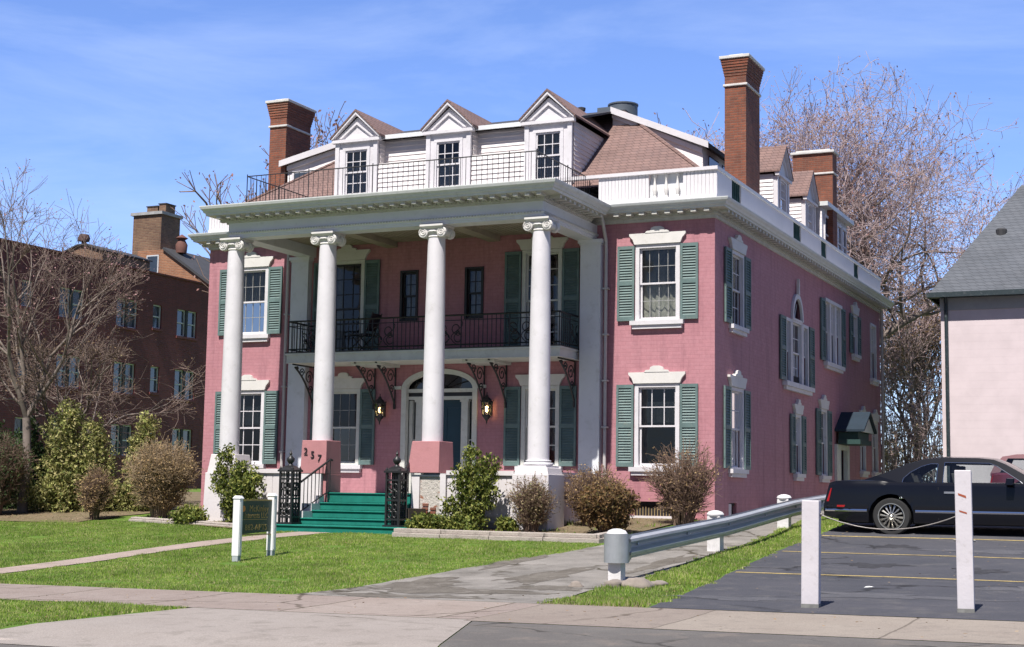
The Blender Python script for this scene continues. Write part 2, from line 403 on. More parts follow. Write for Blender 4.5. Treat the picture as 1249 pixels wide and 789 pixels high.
def ground_mat(name, cols, scales, rough=0.95, bst=0.5, bs=30, crack=None, joints=None, pebble=None):
    m, t, b = base_mat(name); v = objco(t)
    c = mixc(t, ramp(t, noise(t, v, scales[0], 6, 0.65), 0.35, 0.68), cols[0], cols[1])
    c = mixc(t, ramp(t, noise(t, v, scales[1], 6, 0.7), 0.52, 0.72, (0,0,0,1), (0.8,)*3+(1,)), c, cols[2])
    fine = ramp(t, noise(t, v, 55, 3, 0.8), 0.3, 0.75, (0.72,)*3+(1,), (1.2,)*3+(1,))
    c = mixc(t, 1.0, c, fine, 'MULTIPLY')
    h = noise(t, v, bs, 5, 0.7)
    if crack:
        vo = t.nodes.new('ShaderNodeTexVoronoi'); vo.feature = 'DISTANCE_TO_EDGE'; vo.inputs['Scale'].default_value = crack[0]
        nn = t.nodes.new('ShaderNodeTexNoise'); nn.inputs['Scale'].default_value = 1.6; nn.inputs['Detail'].default_value = 6
        t.links.new(v, nn.inputs['Vector'])
        mx_ = t.nodes.new('ShaderNodeMix'); mx_.data_type = 'VECTOR'; mx_.inputs['Factor'].default_value = crack[3] if len(crack) > 3 else 0.35
        t.links.new(v, mx_.inputs[4]); t.links.new(nn.outputs['Color'], mx_.inputs[5]); t.links.new(mx_.outputs[1], vo.inputs['Vector'])
        mk = ramp(t, vo.outputs['Distance'], crack[1]*0.4, crack[1], (1,1,1,1), (0,0,0,1))
        gate = ramp(t, noise(t, v, 0.7, 3), 0.42, 0.55)
        mk2 = mixc(t, 1.0, mk, gate, 'MULTIPLY')
        c = mixc(t, mk2, c, crack[2])
    if joints:
        ax, pitch, wd, colj = joints
        sp = t.nodes.new('ShaderNodeSeparateXYZ')
        wob = t.nodes.new('ShaderNodeTexCoord'); t.links.new(wob.outputs['Object'], sp.inputs[0])
        ns = noise(t, v, 3, 4)
        a1 = t.nodes.new('ShaderNodeMath'); a1.operation = 'MULTIPLY_ADD'; a1.inputs[1].default_value = 0.05
        t.links.new(ns, a1.inputs[0]); t.links.new(sp.outputs[ax], a1.inputs[2])
        dv = t.nodes.new('ShaderNodeMath'); dv.operation = 'DIVIDE'; dv.inputs[1].default_value = pitch; t.links.new(a1.outputs[0], dv.inputs[0])
        fr = t.nodes.new('ShaderNodeMath'); fr.operation = 'FRACT'; t.links.new(dv.outputs[0], fr.inputs[0])
        mk = t.nodes.new('ShaderNodeMath'); mk.operation = 'LESS_THAN'; mk.inputs[1].default_value = wd/pitch; t.links.new(fr.outputs[0], mk.inputs[0])
        c = mixc(t, mk.outputs[0], c, colj)
        fl = t.nodes.new('ShaderNodeMath'); fl.operation = 'FLOOR'; t.links.new(dv.outputs[0], fl.inputs[0])
        wn = t.nodes.new('ShaderNodeTexWhiteNoise'); wn.noise_dimensions = '1D'; t.links.new(fl.outputs[0], wn.inputs['W'])
        c = mixc(t, 1.0, c, ramp(t, wn.outputs['Value'], 0, 1, (0.88,0.84,0.84,1), (1.06,1.05,1.03,1)), 'MULTIPLY')
    t.links.new(c, b.inputs['Base Color']); b.inputs['Roughness'].default_value = rough
    b.inputs['Specular IOR Level'].default_value = 0.25
    bump(t, b, h, bst, 0.03)
    return m

M_grass = ground_mat('lawn_green', [(0.085, 0.17, 0.020, 1), (0.13, 0.21, 0.032, 1), (0.24, 0.20, 0.09, 1)], (0.9, 2.4), bst=0.9, bs=45)
M_side = ground_mat('sidewalk_pink_concrete', [(0.275, 0.230, 0.202, 1), (0.31, 0.268, 0.24, 1), (0.19, 0.160, 0.138, 1)], (0.8, 4), bst=0.3, joints=('X', 2.15, 0.035, (0.10, 0.085, 0.06, 1)), crack=(0.35, 0.008, (0.11, 0.09, 0.07, 1)))
M_side2 = ground_mat('sidewalk_tan_concrete', [(0.25, 0.215, 0.185, 1), (0.285, 0.25, 0.215, 1), (0.19, 0.165, 0.145, 1)], (0.8, 4), bst=0.3, joints=('X', 2.4, 0.03, (0.14, 0.12, 0.10, 1)), crack=(0.3, 0.008, (0.12, 0.10, 0.08, 1)))
M_apron = ground_mat('apron_concrete', [(0.275, 0.240, 0.215, 1), (0.31, 0.275, 0.25, 1), (0.19, 0.168, 0.145, 1)], (0.5, 3), bst=0.25, crack=(0.22, 0.006, (0.13, 0.11, 0.09, 1)))
M_asph = ground_mat('dark_asphalt', [(0.066, 0.068, 0.080, 1), (0.094, 0.092, 0.105, 1), (0.135, 0.128, 0.128, 1)], (0.45, 1.9), rough=0.85, bst=0.8, bs=50, crack=(0.28, 0.010, (0.03, 0.03, 0.033, 1), 0.5))
M_street = ground_mat('street_asphalt', [(0.15, 0.135, 0.13, 1), (0.18, 0.165, 0.155, 1), (0.10, 0.095, 0.09, 1)], (0.5, 3), bst=0.5, bs=60)
M_apron2 = ground_mat('patched_asphalt', [(0.115, 0.105, 0.10, 1), (0.15, 0.14, 0.13, 1), (0.21, 0.175, 0.15, 1)], (0.6, 2.0), bst=0.5, bs=60, crack=(0.5, 0.01, (0.06, 0.055, 0.05, 1)))
M_dirt = ground_mat('driveway_dirt', [(0.12, 0.105, 0.088, 1), (0.19, 0.17, 0.145, 1), (0.27, 0.245, 0.22, 1)], (2.2, 5), bst=1.2, bs=20)
M_drive = ground_mat('old_cracked_driveway', [(0.20, 0.185, 0.168, 1), (0.31, 0.285, 0.26, 1), (0.080, 0.070, 0.056, 1)], (1.1, 1.0), bst=1.0, bs=22, crack=(0.9, 0.03, (0.07, 0.06, 0.045, 1), 0.55))
M_path = ground_mat('walk_concrete', [(0.36, 0.285, 0.25, 1), (0.31, 0.25, 0.22, 1), (0.22, 0.18, 0.14, 1)], (1, 4), bst=0.4)
M_soil = ground_mat('bed_soil', [(0.165, 0.125, 0.075, 1), (0.22, 0.17, 0.11, 1), (0.085, 0.12, 0.03, 1)], (1.6, 5), bst=1.0, bs=25)
M_curb = ground_mat('kerb_concrete', [(0.42, 0.37, 0.33, 1), (0.36, 0.31, 0.28, 1), (0.2, 0.18, 0.16, 1)], (2, 6), bst=0.5)
M_yellow = paint('worn_yellow_line', (0.44, 0.33, 0.13, 1), 0.8, 0.45, 5, (0.09, 0.085, 0.09, 1), 1.0)

STREET_Y = -20.9
def build_ground():
    xs = sorted(set([-400, -200, -100, -60, 60, 100, 200, 400]+list(np.arange(-40, 41, 2.0))))
    ys = rows(STREET_Y, 500, 1000)
    ys = sorted(set(ys+list(np.arange(-20, 20, 1.0))+[30, 40, 80, 120, 200, 300]))
    V = [(x, y, gz(x, y)) for y in ys for x in xs]; n = len(xs)
    F = [(j*n+i, j*n+i+1, (j+1)*n+i+1, (j+1)*n+i) for j in range(len(ys)-1) for i in range(n-1)]
    tag(np_obj('ground', V, F, M_grass, smooth=True), kind='structure')
    # street, 12 cm lower than the kerb
    xs = [-300, -60, -30, 30, 60, 300]; V = []; F = []
    for y in (-60, -40, -21.5, STREET_Y-0.0):
        for x in xs: V.append((x, y, gz(x, y)-(0.13 if x < 30 or True else 0)))
    n = len(xs)
    F = [(j*n+i, j*n+i+1, (j+1)*n+i+1, (j+1)*n+i) for j in range(3) for i in range(n-1)]
    tag(np_obj('street', V, F, M_street), kind='structure')
    c = lambda v: (lambda y: v)
    tag(sheet('sidewalk', -17.65, -15.5, c(-60), c(2.55), .012, M_side, nx=60, jit=0), kind='structure')
    tag(sheet('sidewalk', -17.8, -15.5, c(2.56), c(60), .012, M_side2, nx=60), kind='structure')
    tag(sheet('driveway_apron', -21.3, -17.66, lambda y: -1.25+(y+17.65)*0.17, lambda y: 2.63+(-17.7-y)*0.34, .010, M_apron, nx=10), kind='structure')
    tag(sheet('asphalt_apron', -21.3, -17.81, lambda y: 2.645+(-17.7-y)*0.34, c(60), .008, M_apron2, nx=30), kind='structure')
    tag(sheet('driveway', -15.49, 30, lambda y: np.interp(y, [-15.5, -14.5, -11.3, -8, -6.5, 0, 30], [-1.2, -1.0, -.95, -.45, -.35, -.3, .3]),
              lambda y: np.interp(y, [-15.5, -12, 0, 30], [2.45, 2.38, 1.95, 1.6]), .013, M_drive, nx=8, jit=0.05), kind='structure')
    tag(sheet('parking_lot', -15.49, 34, lambda y: np.interp(y, [-15.5, -12, -9.7, -4.8, 0, 34], [3.95, 3.6, 3.35, 3.0, 3.05, 3.0]), c(40), .016, M_asph, nx=20, jit=0.03), kind='structure')
    tag(sheet('walkway', -15.49, -5.0, lambda y: np.interp(y, [-15.5, -13.7, -9.3, -6.5, -5], [-8.75, -8.55, -8.5, -8.1, -7.9]),
              lambda y: np.interp(y, [-15.5, -13.7, -9.3, -6.5, -5], [-7.95, -7.8, -7.8, -7.3, -7.1]), .012, M_path, nx=2, jit=0.02, step=0.4), kind='structure')
    tag(sheet('bed_soil', -5.35, 0.4, c(-5.2), lambda y: np.interp(y, [-5.35, 0], [-.72, -.42]), .03, M_soil, nx=8), kind='structure')
    tag(sheet('bed_soil', -4.9, 0.4, lambda y: np.interp(y, [-4.9, -3.7, 0], [-9.6, -13.3, -14.6]), c(-8.7), .03, M_soil, nx=8), kind='structure')
    # soil under the shrubs at the left edge of the lawn
    tag(sheet('bed_soil', -4.6, 14, c(-60), c(-14.6), .02, M_soil, nx=10, jit=0.15), kind='structure')
    tag(sheet('worn_verge', -20.6, -17.9, lambda y: -7+0.6*sin(y*3), lambda y: -3.6+0.5*sin(y*2.3)+(y+19)*-0.8, .006, M_soil, nx=6, jit=0.12), kind='structure')
    tag(sheet('worn_verge', -15.46, -14.2, lambda y: 2.5+0.1*sin(y*9), lambda y: 3.9-(y+15.5)*0.35+0.1*sin(y*7), .006, M_soil, nx=4, jit=0.08), kind='structure')
    for (cx, cy, rx, ry, sd_) in ((.55, -14.2, 1.25, .45, 1), (-.35, -13.3, .45, .9, 2), (1.7, -13.4, .5, .35, 3), (.9, -11.6, .35, 1.3, 4), (-.6, -9.6, .22, 1.2, 5), (1.9, -9.0, .2, 1.5, 6), (.2, -15.2, 1.1, .2, 7)):
        V = [(cx, cy, gz(cx, cy)+.020)]; n = 36
        for ring_, off in ((.55, .020), (1.0, .0165)):
            for i in range(n):
                a = 2*pi*i/n; k = ring_*(1+.22*sin(3*a+sd_)+.15*sin(7*a+sd_*2)+.10*sin(13*a+sd_*5)); x = cx+rx*k*cos(a); y = cy+ry*k*sin(a)
                x = min(max(x, -1.15), 2.4); V.append((x, y, gz(x, y)+off))
        F3 = [(0, 1+i, 1+(i+1) % n, 1+(i+1) % n) for i in range(n)]
        mbp = MB(); mbp.v = V; mbp.f = [[0, 1+i, 1+(i+1) % n] for i in range(n)]+[[1+i, 1+n+i, 1+n+(i+1) % n, 1+(i+1) % n] for i in range(n)]; mbp.m = [0]*len(mbp.f)
        tag(mbp.build('driveway_dirt', M_dirt, smooth=60), kind='structure')
    M_oil = ground_mat('oil_stain', [(0.035, 0.035, 0.04, 1), (0.055, 0.054, 0.06, 1), (0.085, 0.083, 0.09, 1)], (3, 6), bst=.5, bs=50)
    M_pale = ground_mat('worn_asphalt', [(0.10, 0.10, 0.112, 1), (0.13, 0.127, 0.138, 1), (0.085, 0.085, 0.097, 1)], (3, 7), bst=.8, bs=50)
    for k, (cx, cy, rx, ry, mm) in enumerate(((5.2, -8.2, .5, .35, M_oil), (6.9, -8.6, .35, .5, M_oil), (6.3, -12.9, 1.2, .35, M_pale), (4.9, -4.6, .4, .3, M_oil), (8.0, -11.2, .7, .4, M_pale), (6.6, -5.0, .9, .35, M_pale), (4.6, -13.9, .8, .25, M_pale))):
        V = [(cx, cy, gz(cx, cy)+.0215)]; n = 36
        for i in range(n):
            a = 2*pi*i/n; q_ = 1+.3*sin(3*a+k)+.2*sin(7*a+k*2)+.15*sin(13*a+k*5); x = cx+rx*q_*cos(a); y = cy+ry*q_*sin(a); V.append((x, y, gz(x, y)+.0185))
        mbp = MB(); mbp.v = V; mbp.f = [[0, 1+i, 1+(i+1) % n] for i in range(n)]; mbp.m = [0]*n
        tag(mbp.build('asphalt_stain', mm, smooth=60), kind='structure')
    # street kerb on the left, with a broken lowered end
    mb = MB()
    for i in range(14):
        x0 = -1.75-2.4*(i+1); x1 = x0+2.37
        z = gz((x0+x1)/2, STREET_Y)
        mb.prism([(STREET_Y-.20, z-.25), (STREET_Y-.17, z-.02), (STREET_Y-.13, z+.012), (STREET_Y+.02, z+.014), (STREET_Y+.02, z-.25)], 'x', x0, x1)
    z = gz(-1, STREET_Y)
    mb.add([(-1.75, STREET_Y-.2, z-.25), (-1.75, STREET_Y-.17, z+.01), (-1.75, STREET_Y, z+.014), (0.6, STREET_Y-.33, z-.2), (0.6, STREET_Y-.3, z-.1), (0.6, STREET_Y-.05, z+.0)],
           [(0, 1, 4, 3), (1, 2, 5, 4)])
    tag(mb.build('kerb', M_curb, smooth=40), kind='structure')
    # ramp of the aprons down to the street
    mb = MB()
    for i in range(30):
        x0 = -1.6+i*2; x1 = x0+2
        mb.add([(x0, -22.6, gz(x0, -22.6)-.128), (x1, -22.6, gz(x1, -22.6)-.128), (x1, -21.28, gz(x1, -21.28)+.006), (x0, -21.28, gz(x0, -21.28)+.006)], [(0, 1, 2, 3)])
    tag(mb.build('driveway_apron', M_apron2), kind='structure')
    # bed edging: two stacked concrete courses
    mb = MB()
    def edge(pts, h1=.09, h2=.17):
        for (xa, ya), (xb, yb) in zip(pts[:-1], pts[1:]):
            d = Vector((xb-xa, yb-ya, 0)); Ln = d.length; d.normalize(); nrm = Vector((-d.y, d.x, 0)); k = max(1, int(Ln/0.9))
            for i in range(k):
                a = Vector((xa, ya, 0))+d*(Ln*i/k+.006); b = Vector((xa, ya, 0))+d*(Ln*(i+1)/k-.006)
                for w0, w1, z0, z1 in ((0, .22, -.1, h1), (.06, .22, h1, h2)):
                    q = [a+nrm*w0, b+nrm*w0, b+nrm*w1, a+nrm*w1]
                    v = [(p.x, p.y, gz(p.x, p.y)+z0) for p in q]+[(p.x, p.y, gz(p.x, p.y)+z1) for p in q]
                    mb.add(v, [(0,3,2,1),(4,5,6,7),(0,1,5,4),(1,2,6,5),(2,3,7,6),(3,0,4,7)])
    edge([(-5.3, -5.5), (-3, -5.62), (-0.62, -5.6), (-.5, -4.6)])
    tag(mb.build('bed_edging', M_curb, bevel=0.012), 'double course concrete edging along the flower bed right of the green steps', 'garden edging')
    mb = MB()
    edge([(-13.6, -3.75), (-11.2, -4.3), (-8.95, -4.98)], .06, .10)
    tag(mb.build('bed_edging', M_curb, bevel=0.012), 'low pale concrete edging along the bed left of the green steps', 'garden edging')
    # painted stall lines
    for y0, x0 in ((-10.05, 3.45), (-6.25, 3.2), (-2.95, 3.15), (0.6, 3.2), (4.2, 3.2)):
        xs = np.arange(x0, 12, 0.5); V = []; F = []
        for x in xs:
            for dy in (-.06, .06):
                y = y0+dy+0.03*sin(x*1.3); V.append((x, y, gz(x, y)+.021))
        F = [(2*i, 2*i+2, 2*i+3, 2*i+1) for i in range(len(xs)-1)]
        tag(np_obj('stall_line', V, F, M_yellow), kind='structure')
build_ground()

# ------------------------------------------------------------------ the mansion
HW, HD = 14.255, 19.3          # width (x from -HW to 0), depth (y from 0 to HD)
XC = -HW/2
H = thing('mansion', 'pink painted brick mansion with a white four column portico and green shutters', 'house', (XC, 0, 0.8))
FRONT = lambda u, w, z: (u, -w, z)      # u = x
SIDE = lambda u, w, z: (w, u, z)        # u = y

def wall_cells(mb, u0, u1, z0, z1, holes, depth=.16, m=0):
    us = sorted(set([u0, u1]+[h[0] for h in holes]+[h[1] for h in holes]))
    zs = sorted(set([z0, z1]+[h[2] for h in holes]+[h[3] for h in holes]))
    us = [u for u in us if u0 <= u <= u1]; zs = [z for z in zs if z0 <= z <= z1]
    for i in range(len(us)-1):
        for j in range(len(zs)-1):
            cu = (us[i]+us[i+1])/2; cz = (zs[j]+zs[j+1])/2
            if any(h[0] < cu < h[1] and h[2] < cz < h[3] for h in holes): continue
            mb.add([(us[i], 0, zs[j]), (us[i+1], 0, zs[j]), (us[i+1], 0, zs[j+1]), (us[i], 0, zs[j+1])], [(0, 1, 2, 3)], m)
    for a, b, c, d in holes:
        mb.add([(a,0,c),(b,0,c),(b,0,d),(a,0,d),(a,-depth,c),(b,-depth,c),(b,-depth,d),(a,-depth,d)],
               [(0,1,5,4),(1,2,6,5),(2,3,7,6),(3,0,4,7)], m)

def shutter(tf, u0, u1, z0, z1, parent, name='shutter'):
    mb = MB(tf); f = .055
    mb.box(u0, u0+f, .02, .065, z0, z1); mb.box(u1-f, u1, .02, .065, z0, z1)
    zm = (z0+z1)/2
    for a, b in ((z0, z0+.09), (zm-.05, zm+.05), (z1-.08, z1)): mb.box(u0+f, u1-f, .022, .062, a, b)
    mb.box(u0+f, u1-f, .012, .022, z0+.01, z1-.01)
    for a, b in ((z0+.09, zm-.05), (zm+.05, z1-.08)):
        n = max(3, int((b-a)/.062)); h = (b-a)/n
        for i in range(n):
            za = a+i*h
            mb.add([(u0+f, .056, za+.004), (u1-f, .056, za+.004), (u1-f, .026, za+h*.95), (u0+f, .026, za+h*.95),
                    (u0+f, .048, za), (u1-f, .048, za)], [(0, 1, 2, 3), (0, 4, 5, 1)])
    # hinge pins
    for z in (z0+.25, zm, z1-.2): mb.box(u1-.01 if False else u0-.012, u0, .03, .05, z-.03, z+.03)
    mb.build(name, M_green, parent)

def lintel(tf, u0, u1, z, parent, crown=True, mat=None, flare=.13, h=.26):
    mb = MB(tf)
    a, b = u0-.03, u1+.03
    pts = [(a, z), (b, z), (b+flare*.35, z+h*.45), (b+flare, z+h*.8), (b+flare, z+h), (a-flare, z+h), (a-flare, z+h*.8), (a-flare*.35, z+h*.45)]
    ms = mb
    def pr(p, w0, w1):
        n = len(p); v = [(q[0], w0, q[1]) for q in p]+[(q[0], w1, q[1]) for q in p]
        ms.add(v, [tuple(range(n)), tuple(range(2*n-1, n-1, -1))]+[(i, (i+1) % n, n+(i+1) % n, n+i) for i in range(n)])
    pr(pts, 0.002, .075)
    if crown:
        c = (u0+u1)/2; k = (u1-u0)/1.08
        pr([(c-.30*k, z+h+.001), (c+.30*k, z+h+.001), (c+.27*k, z+h+.05), (c+.17*k, z+h+.055), (c+.15*k, z+h+.12), (c+.07*k, z+h+.15), (c-.07*k, z+h+.15), (c-.15*k, z+h+.12), (c-.17*k, z+h+.055), (c-.27*k, z+h+.05)], .002, .085)
    mb.build('lintel', mat or M_cream, parent)

def window(tf, u0, u1, z0, z1, parent=H, shut=None, lint=True, sill=True, cols=3, rows_=2, lower_muntins=False, curtain=None, crown=True, fr=.085, frm=None, sashm=None, rec=.10, name='window', pane_m=None, trim=None, thin=False):
    """opening u0..u1, z0..z1 (outer edges of the frame)"""
    frm = frm or M_white; sashm = sashm or M_white
    mb = MB(tf)
    # casing
    mb.box(u0-.01, u0+fr, -.05, .035, z0, z1); mb.box(u1-fr, u1+.01, -.05, .035, z0, z1)
    mb.box(u0+fr, u1-fr, -.05, .033, z1-fr, z1)
    mb.box(u0+fr, u1-fr, -rec-.04, .01, z0, z0+.05)
    # side reveals
    a, b = u0+fr, u1-fr; zb, zt = z0+.05, z1-fr; zm = (zb+zt)/2
    s = .042; mw = .006 if thin else .011
    for lo, hi, w, mm in ((zm-.02, zt, -rec+.035, 0), (zb, zm+.02, -rec, 0)):
        mb.box(a, a+s, w-.02, w+.02, lo, hi, 1); mb.box(b-s, b, w-.02, w+.02, lo, hi, 1)
        mb.box(a+s, b-s, w-.02, w+.02, lo, lo+s, 1); mb.box(a+s, b-s, w-.02, w+.02, hi-s, hi, 1)
        if (lo > zb+.01) or lower_muntins:
            for i in range(1, cols):
                x = a+(b-a)*i/cols; mb.box(x-mw, x+mw, w-.008, w+.012, lo+s, hi-s, 2)
            for j in range(1, rows_):
                z = lo+(hi-lo)*j/rows_; mb.box(a+s, b-s, w-.009, w+.011, z-mw, z+mw, 2)
    o = mb.build(name, [frm, sashm, M_stone if thin else sashm], parent)
    p = MB(tf)
    p.add([(a+.01, -rec+.032, zm), (b-.01, -rec+.032, zm), (b-.01, -rec+.032, zt-.01), (a+.01, -rec+.032, zt-.01)], [(0, 1, 2, 3)])
    p.add([(a+.01, -rec-.002, zb+.01), (b-.01, -rec-.002, zb+.01), (b-.01, -rec-.002, zm), (a+.01, -rec-.002, zm)], [(0, 1, 2, 3)])
    p.build('pane', pane_m or M_glass, o)
    if curtain:
        q = MB(tf)
        w = -.22
        for (c0, c1, d0, d1) in curtain:   # fractions of the opening
            ua, ub = a+(b-a)*c0, a+(b-a)*c1; za, zc = zb+(zt-zb)*d0, zb+(zt-zb)*d1
            n = max(6, int((ub-ua)/.05)); prev = None
            pts = [(ua+(ub-ua)*i/n, w+.03*sin(i*1.9)+.012*sin(i*3.7)) for i in range(n+1)]
            for (x0, w0), (x1, w1) in zip(pts[:-1], pts[1:]):
                q.add([(x0, w0, za), (x1, w1, za), (x1, w1, zc), (x0, w0, zc)], [(0, 1, 2, 3)])
        q.build('curtain', M_curtain, o)
    if sill:
        q = MB(tf); e = .12
        q.box(u0-e, u1+e, .002, .13, z0-.10, z0+.002); q.box(u0-e+.05, u1+e-.05, .002, .09, z0-.19, z0-.101)
        q.build('sill', trim or M_white, o)
    if lint: lintel(tf, u0, u1, z1+.005, o, crown, mat=trim or M_cream)
    if shut:
        w = shut if not isinstance(shut, bool) else .43
        shutter(tf, u0-w-.03, u0-.03, z0+.01, z1-.02, o); shutter(tf, u1+.03, u1+w+.03, z0+.01, z1-.02, o)
    return o

def build_walls():
    mb = MB(FRONT); ZB, ZT = 0.5, 7.95
    LO, HI = (2.07, 4.0), (5.5, 7.3)
    hf = []
    for c in (-1.39, -HW+1.39):
        for a, b in (LO, HI): hf.append((c-.52, c+.52, a, b))
    for c in (XC-2.765, XC+2.765):
        hf.append((c-.47, c+.47, 2.07, 4.0)); hf.append((c-.5, c+.5, 4.88, 7.33))
    for c in (XC-.92, XC+.92): hf.append((c-.24, c+.24, 5.73, 6.99))
    hf.append((XC-1.07, XC+1.07, 1.38, 4.49)); hf.append((-1.95, -.9, .95, 1.28)); hf.append((-HW+.9, -HW+1.95, .95, 1.28))
    wall_cells(mb, -HW, 0, ZB, ZT, hf)
    # spandrels of the arched doorway
    n = 16; zs = 4.0; zt = 4.49; a = 1.07
    arc = [(XC+a*cos(pi*i/(2*n)), zs+(zt-zs)*sin(pi*i/(2*n))) for i in range(n+1)]
    for sgn in (1, -1):
        for (xa, za), (xb, zb) in zip(arc[:-1], arc[1:]):
            f = lambda x: XC+sgn*(x-XC)
            mb.add([(f(xa), 0, za), (f(XC+a), 0, za), (f(XC+a), 0, zb), (f(xb), 0, zb)], [(0, 1, 2, 3)])
            mb.add([(f(xa), 0, za), (f(xb), 0, zb), (f(xb), -.3, zb), (f(xa), -.3, za)], [(0, 1, 2, 3)])
    # side wall towards the driveway
    mb.tf = SIDE
    hs = [(1.18, 2.24, 2.07, 4.0), (1.25, 2.29, 5.5, 7.3), (7.27, 7.93, 2.07, 3.68), (10.27, 11.05, 2.07, 4.0),
          (7.02, 8.12, 4.52, 6.95), (6.36, 6.92, 4.52, 6.25), (8.22, 8.84, 4.52, 6.25), (10.92, 13.06, 5.45, 7.32), (14.78, 15.45, 6.02, 7.3),
          (17.62, 18.5, 5.45, 7.32), (15.85, 16.58, 2.31, 4.0), (17.75, 18.6, 2.31, 4.0), (12.15, 13.9, 1.3, 3.05), (1.1, 1.75, .95, 1.27)]
    wall_cells(mb, 0, HD, ZB, ZT, hs)
    n = 12; arc = [(7.57+.55*cos(pi*i/(2*n)), 6.3+.65*sin(pi*i/(2*n))) for i in range(n+1)]
    for sgn in (1, -1):
        for (xa, za), (xb, zb) in zip(arc[:-1], arc[1:]):
            f = lambda x: 7.57+sgn*(x-7.57)
            mb.add([(f(xa), 0, za), (f(7.57+.55), 0, za), (f(7.57+.55), 0, zb), (f(xb), 0, zb)], [(0, 1, 2, 3)])
    # west and rear
    mb.tf = lambda u, w, z: (-HW-w, u, z); wall_cells(mb, 0, HD, ZB, ZT, [])
    mb.tf = lambda u, w, z: (u, HD+w, z); wall_cells(mb, -HW, 0, ZB, ZT, [])
    mb.build('wall', M_pink, H, recalc=False)
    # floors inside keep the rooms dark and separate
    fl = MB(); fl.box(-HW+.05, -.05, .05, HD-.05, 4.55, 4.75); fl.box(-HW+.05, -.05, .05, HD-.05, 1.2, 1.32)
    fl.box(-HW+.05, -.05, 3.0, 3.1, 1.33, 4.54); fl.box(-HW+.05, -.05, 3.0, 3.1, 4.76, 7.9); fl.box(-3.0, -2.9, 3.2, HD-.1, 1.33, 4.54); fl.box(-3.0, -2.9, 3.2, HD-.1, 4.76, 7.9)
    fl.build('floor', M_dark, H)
    # hairline plinth band of the foundation
    st = MB(); st.box(-HW-.03, .03, -.03, -.001, .5, .93); st.box(.001, .03, 0, HD, .5, .93)
    st.build('foundation', M_pinkp, H)
build_walls()

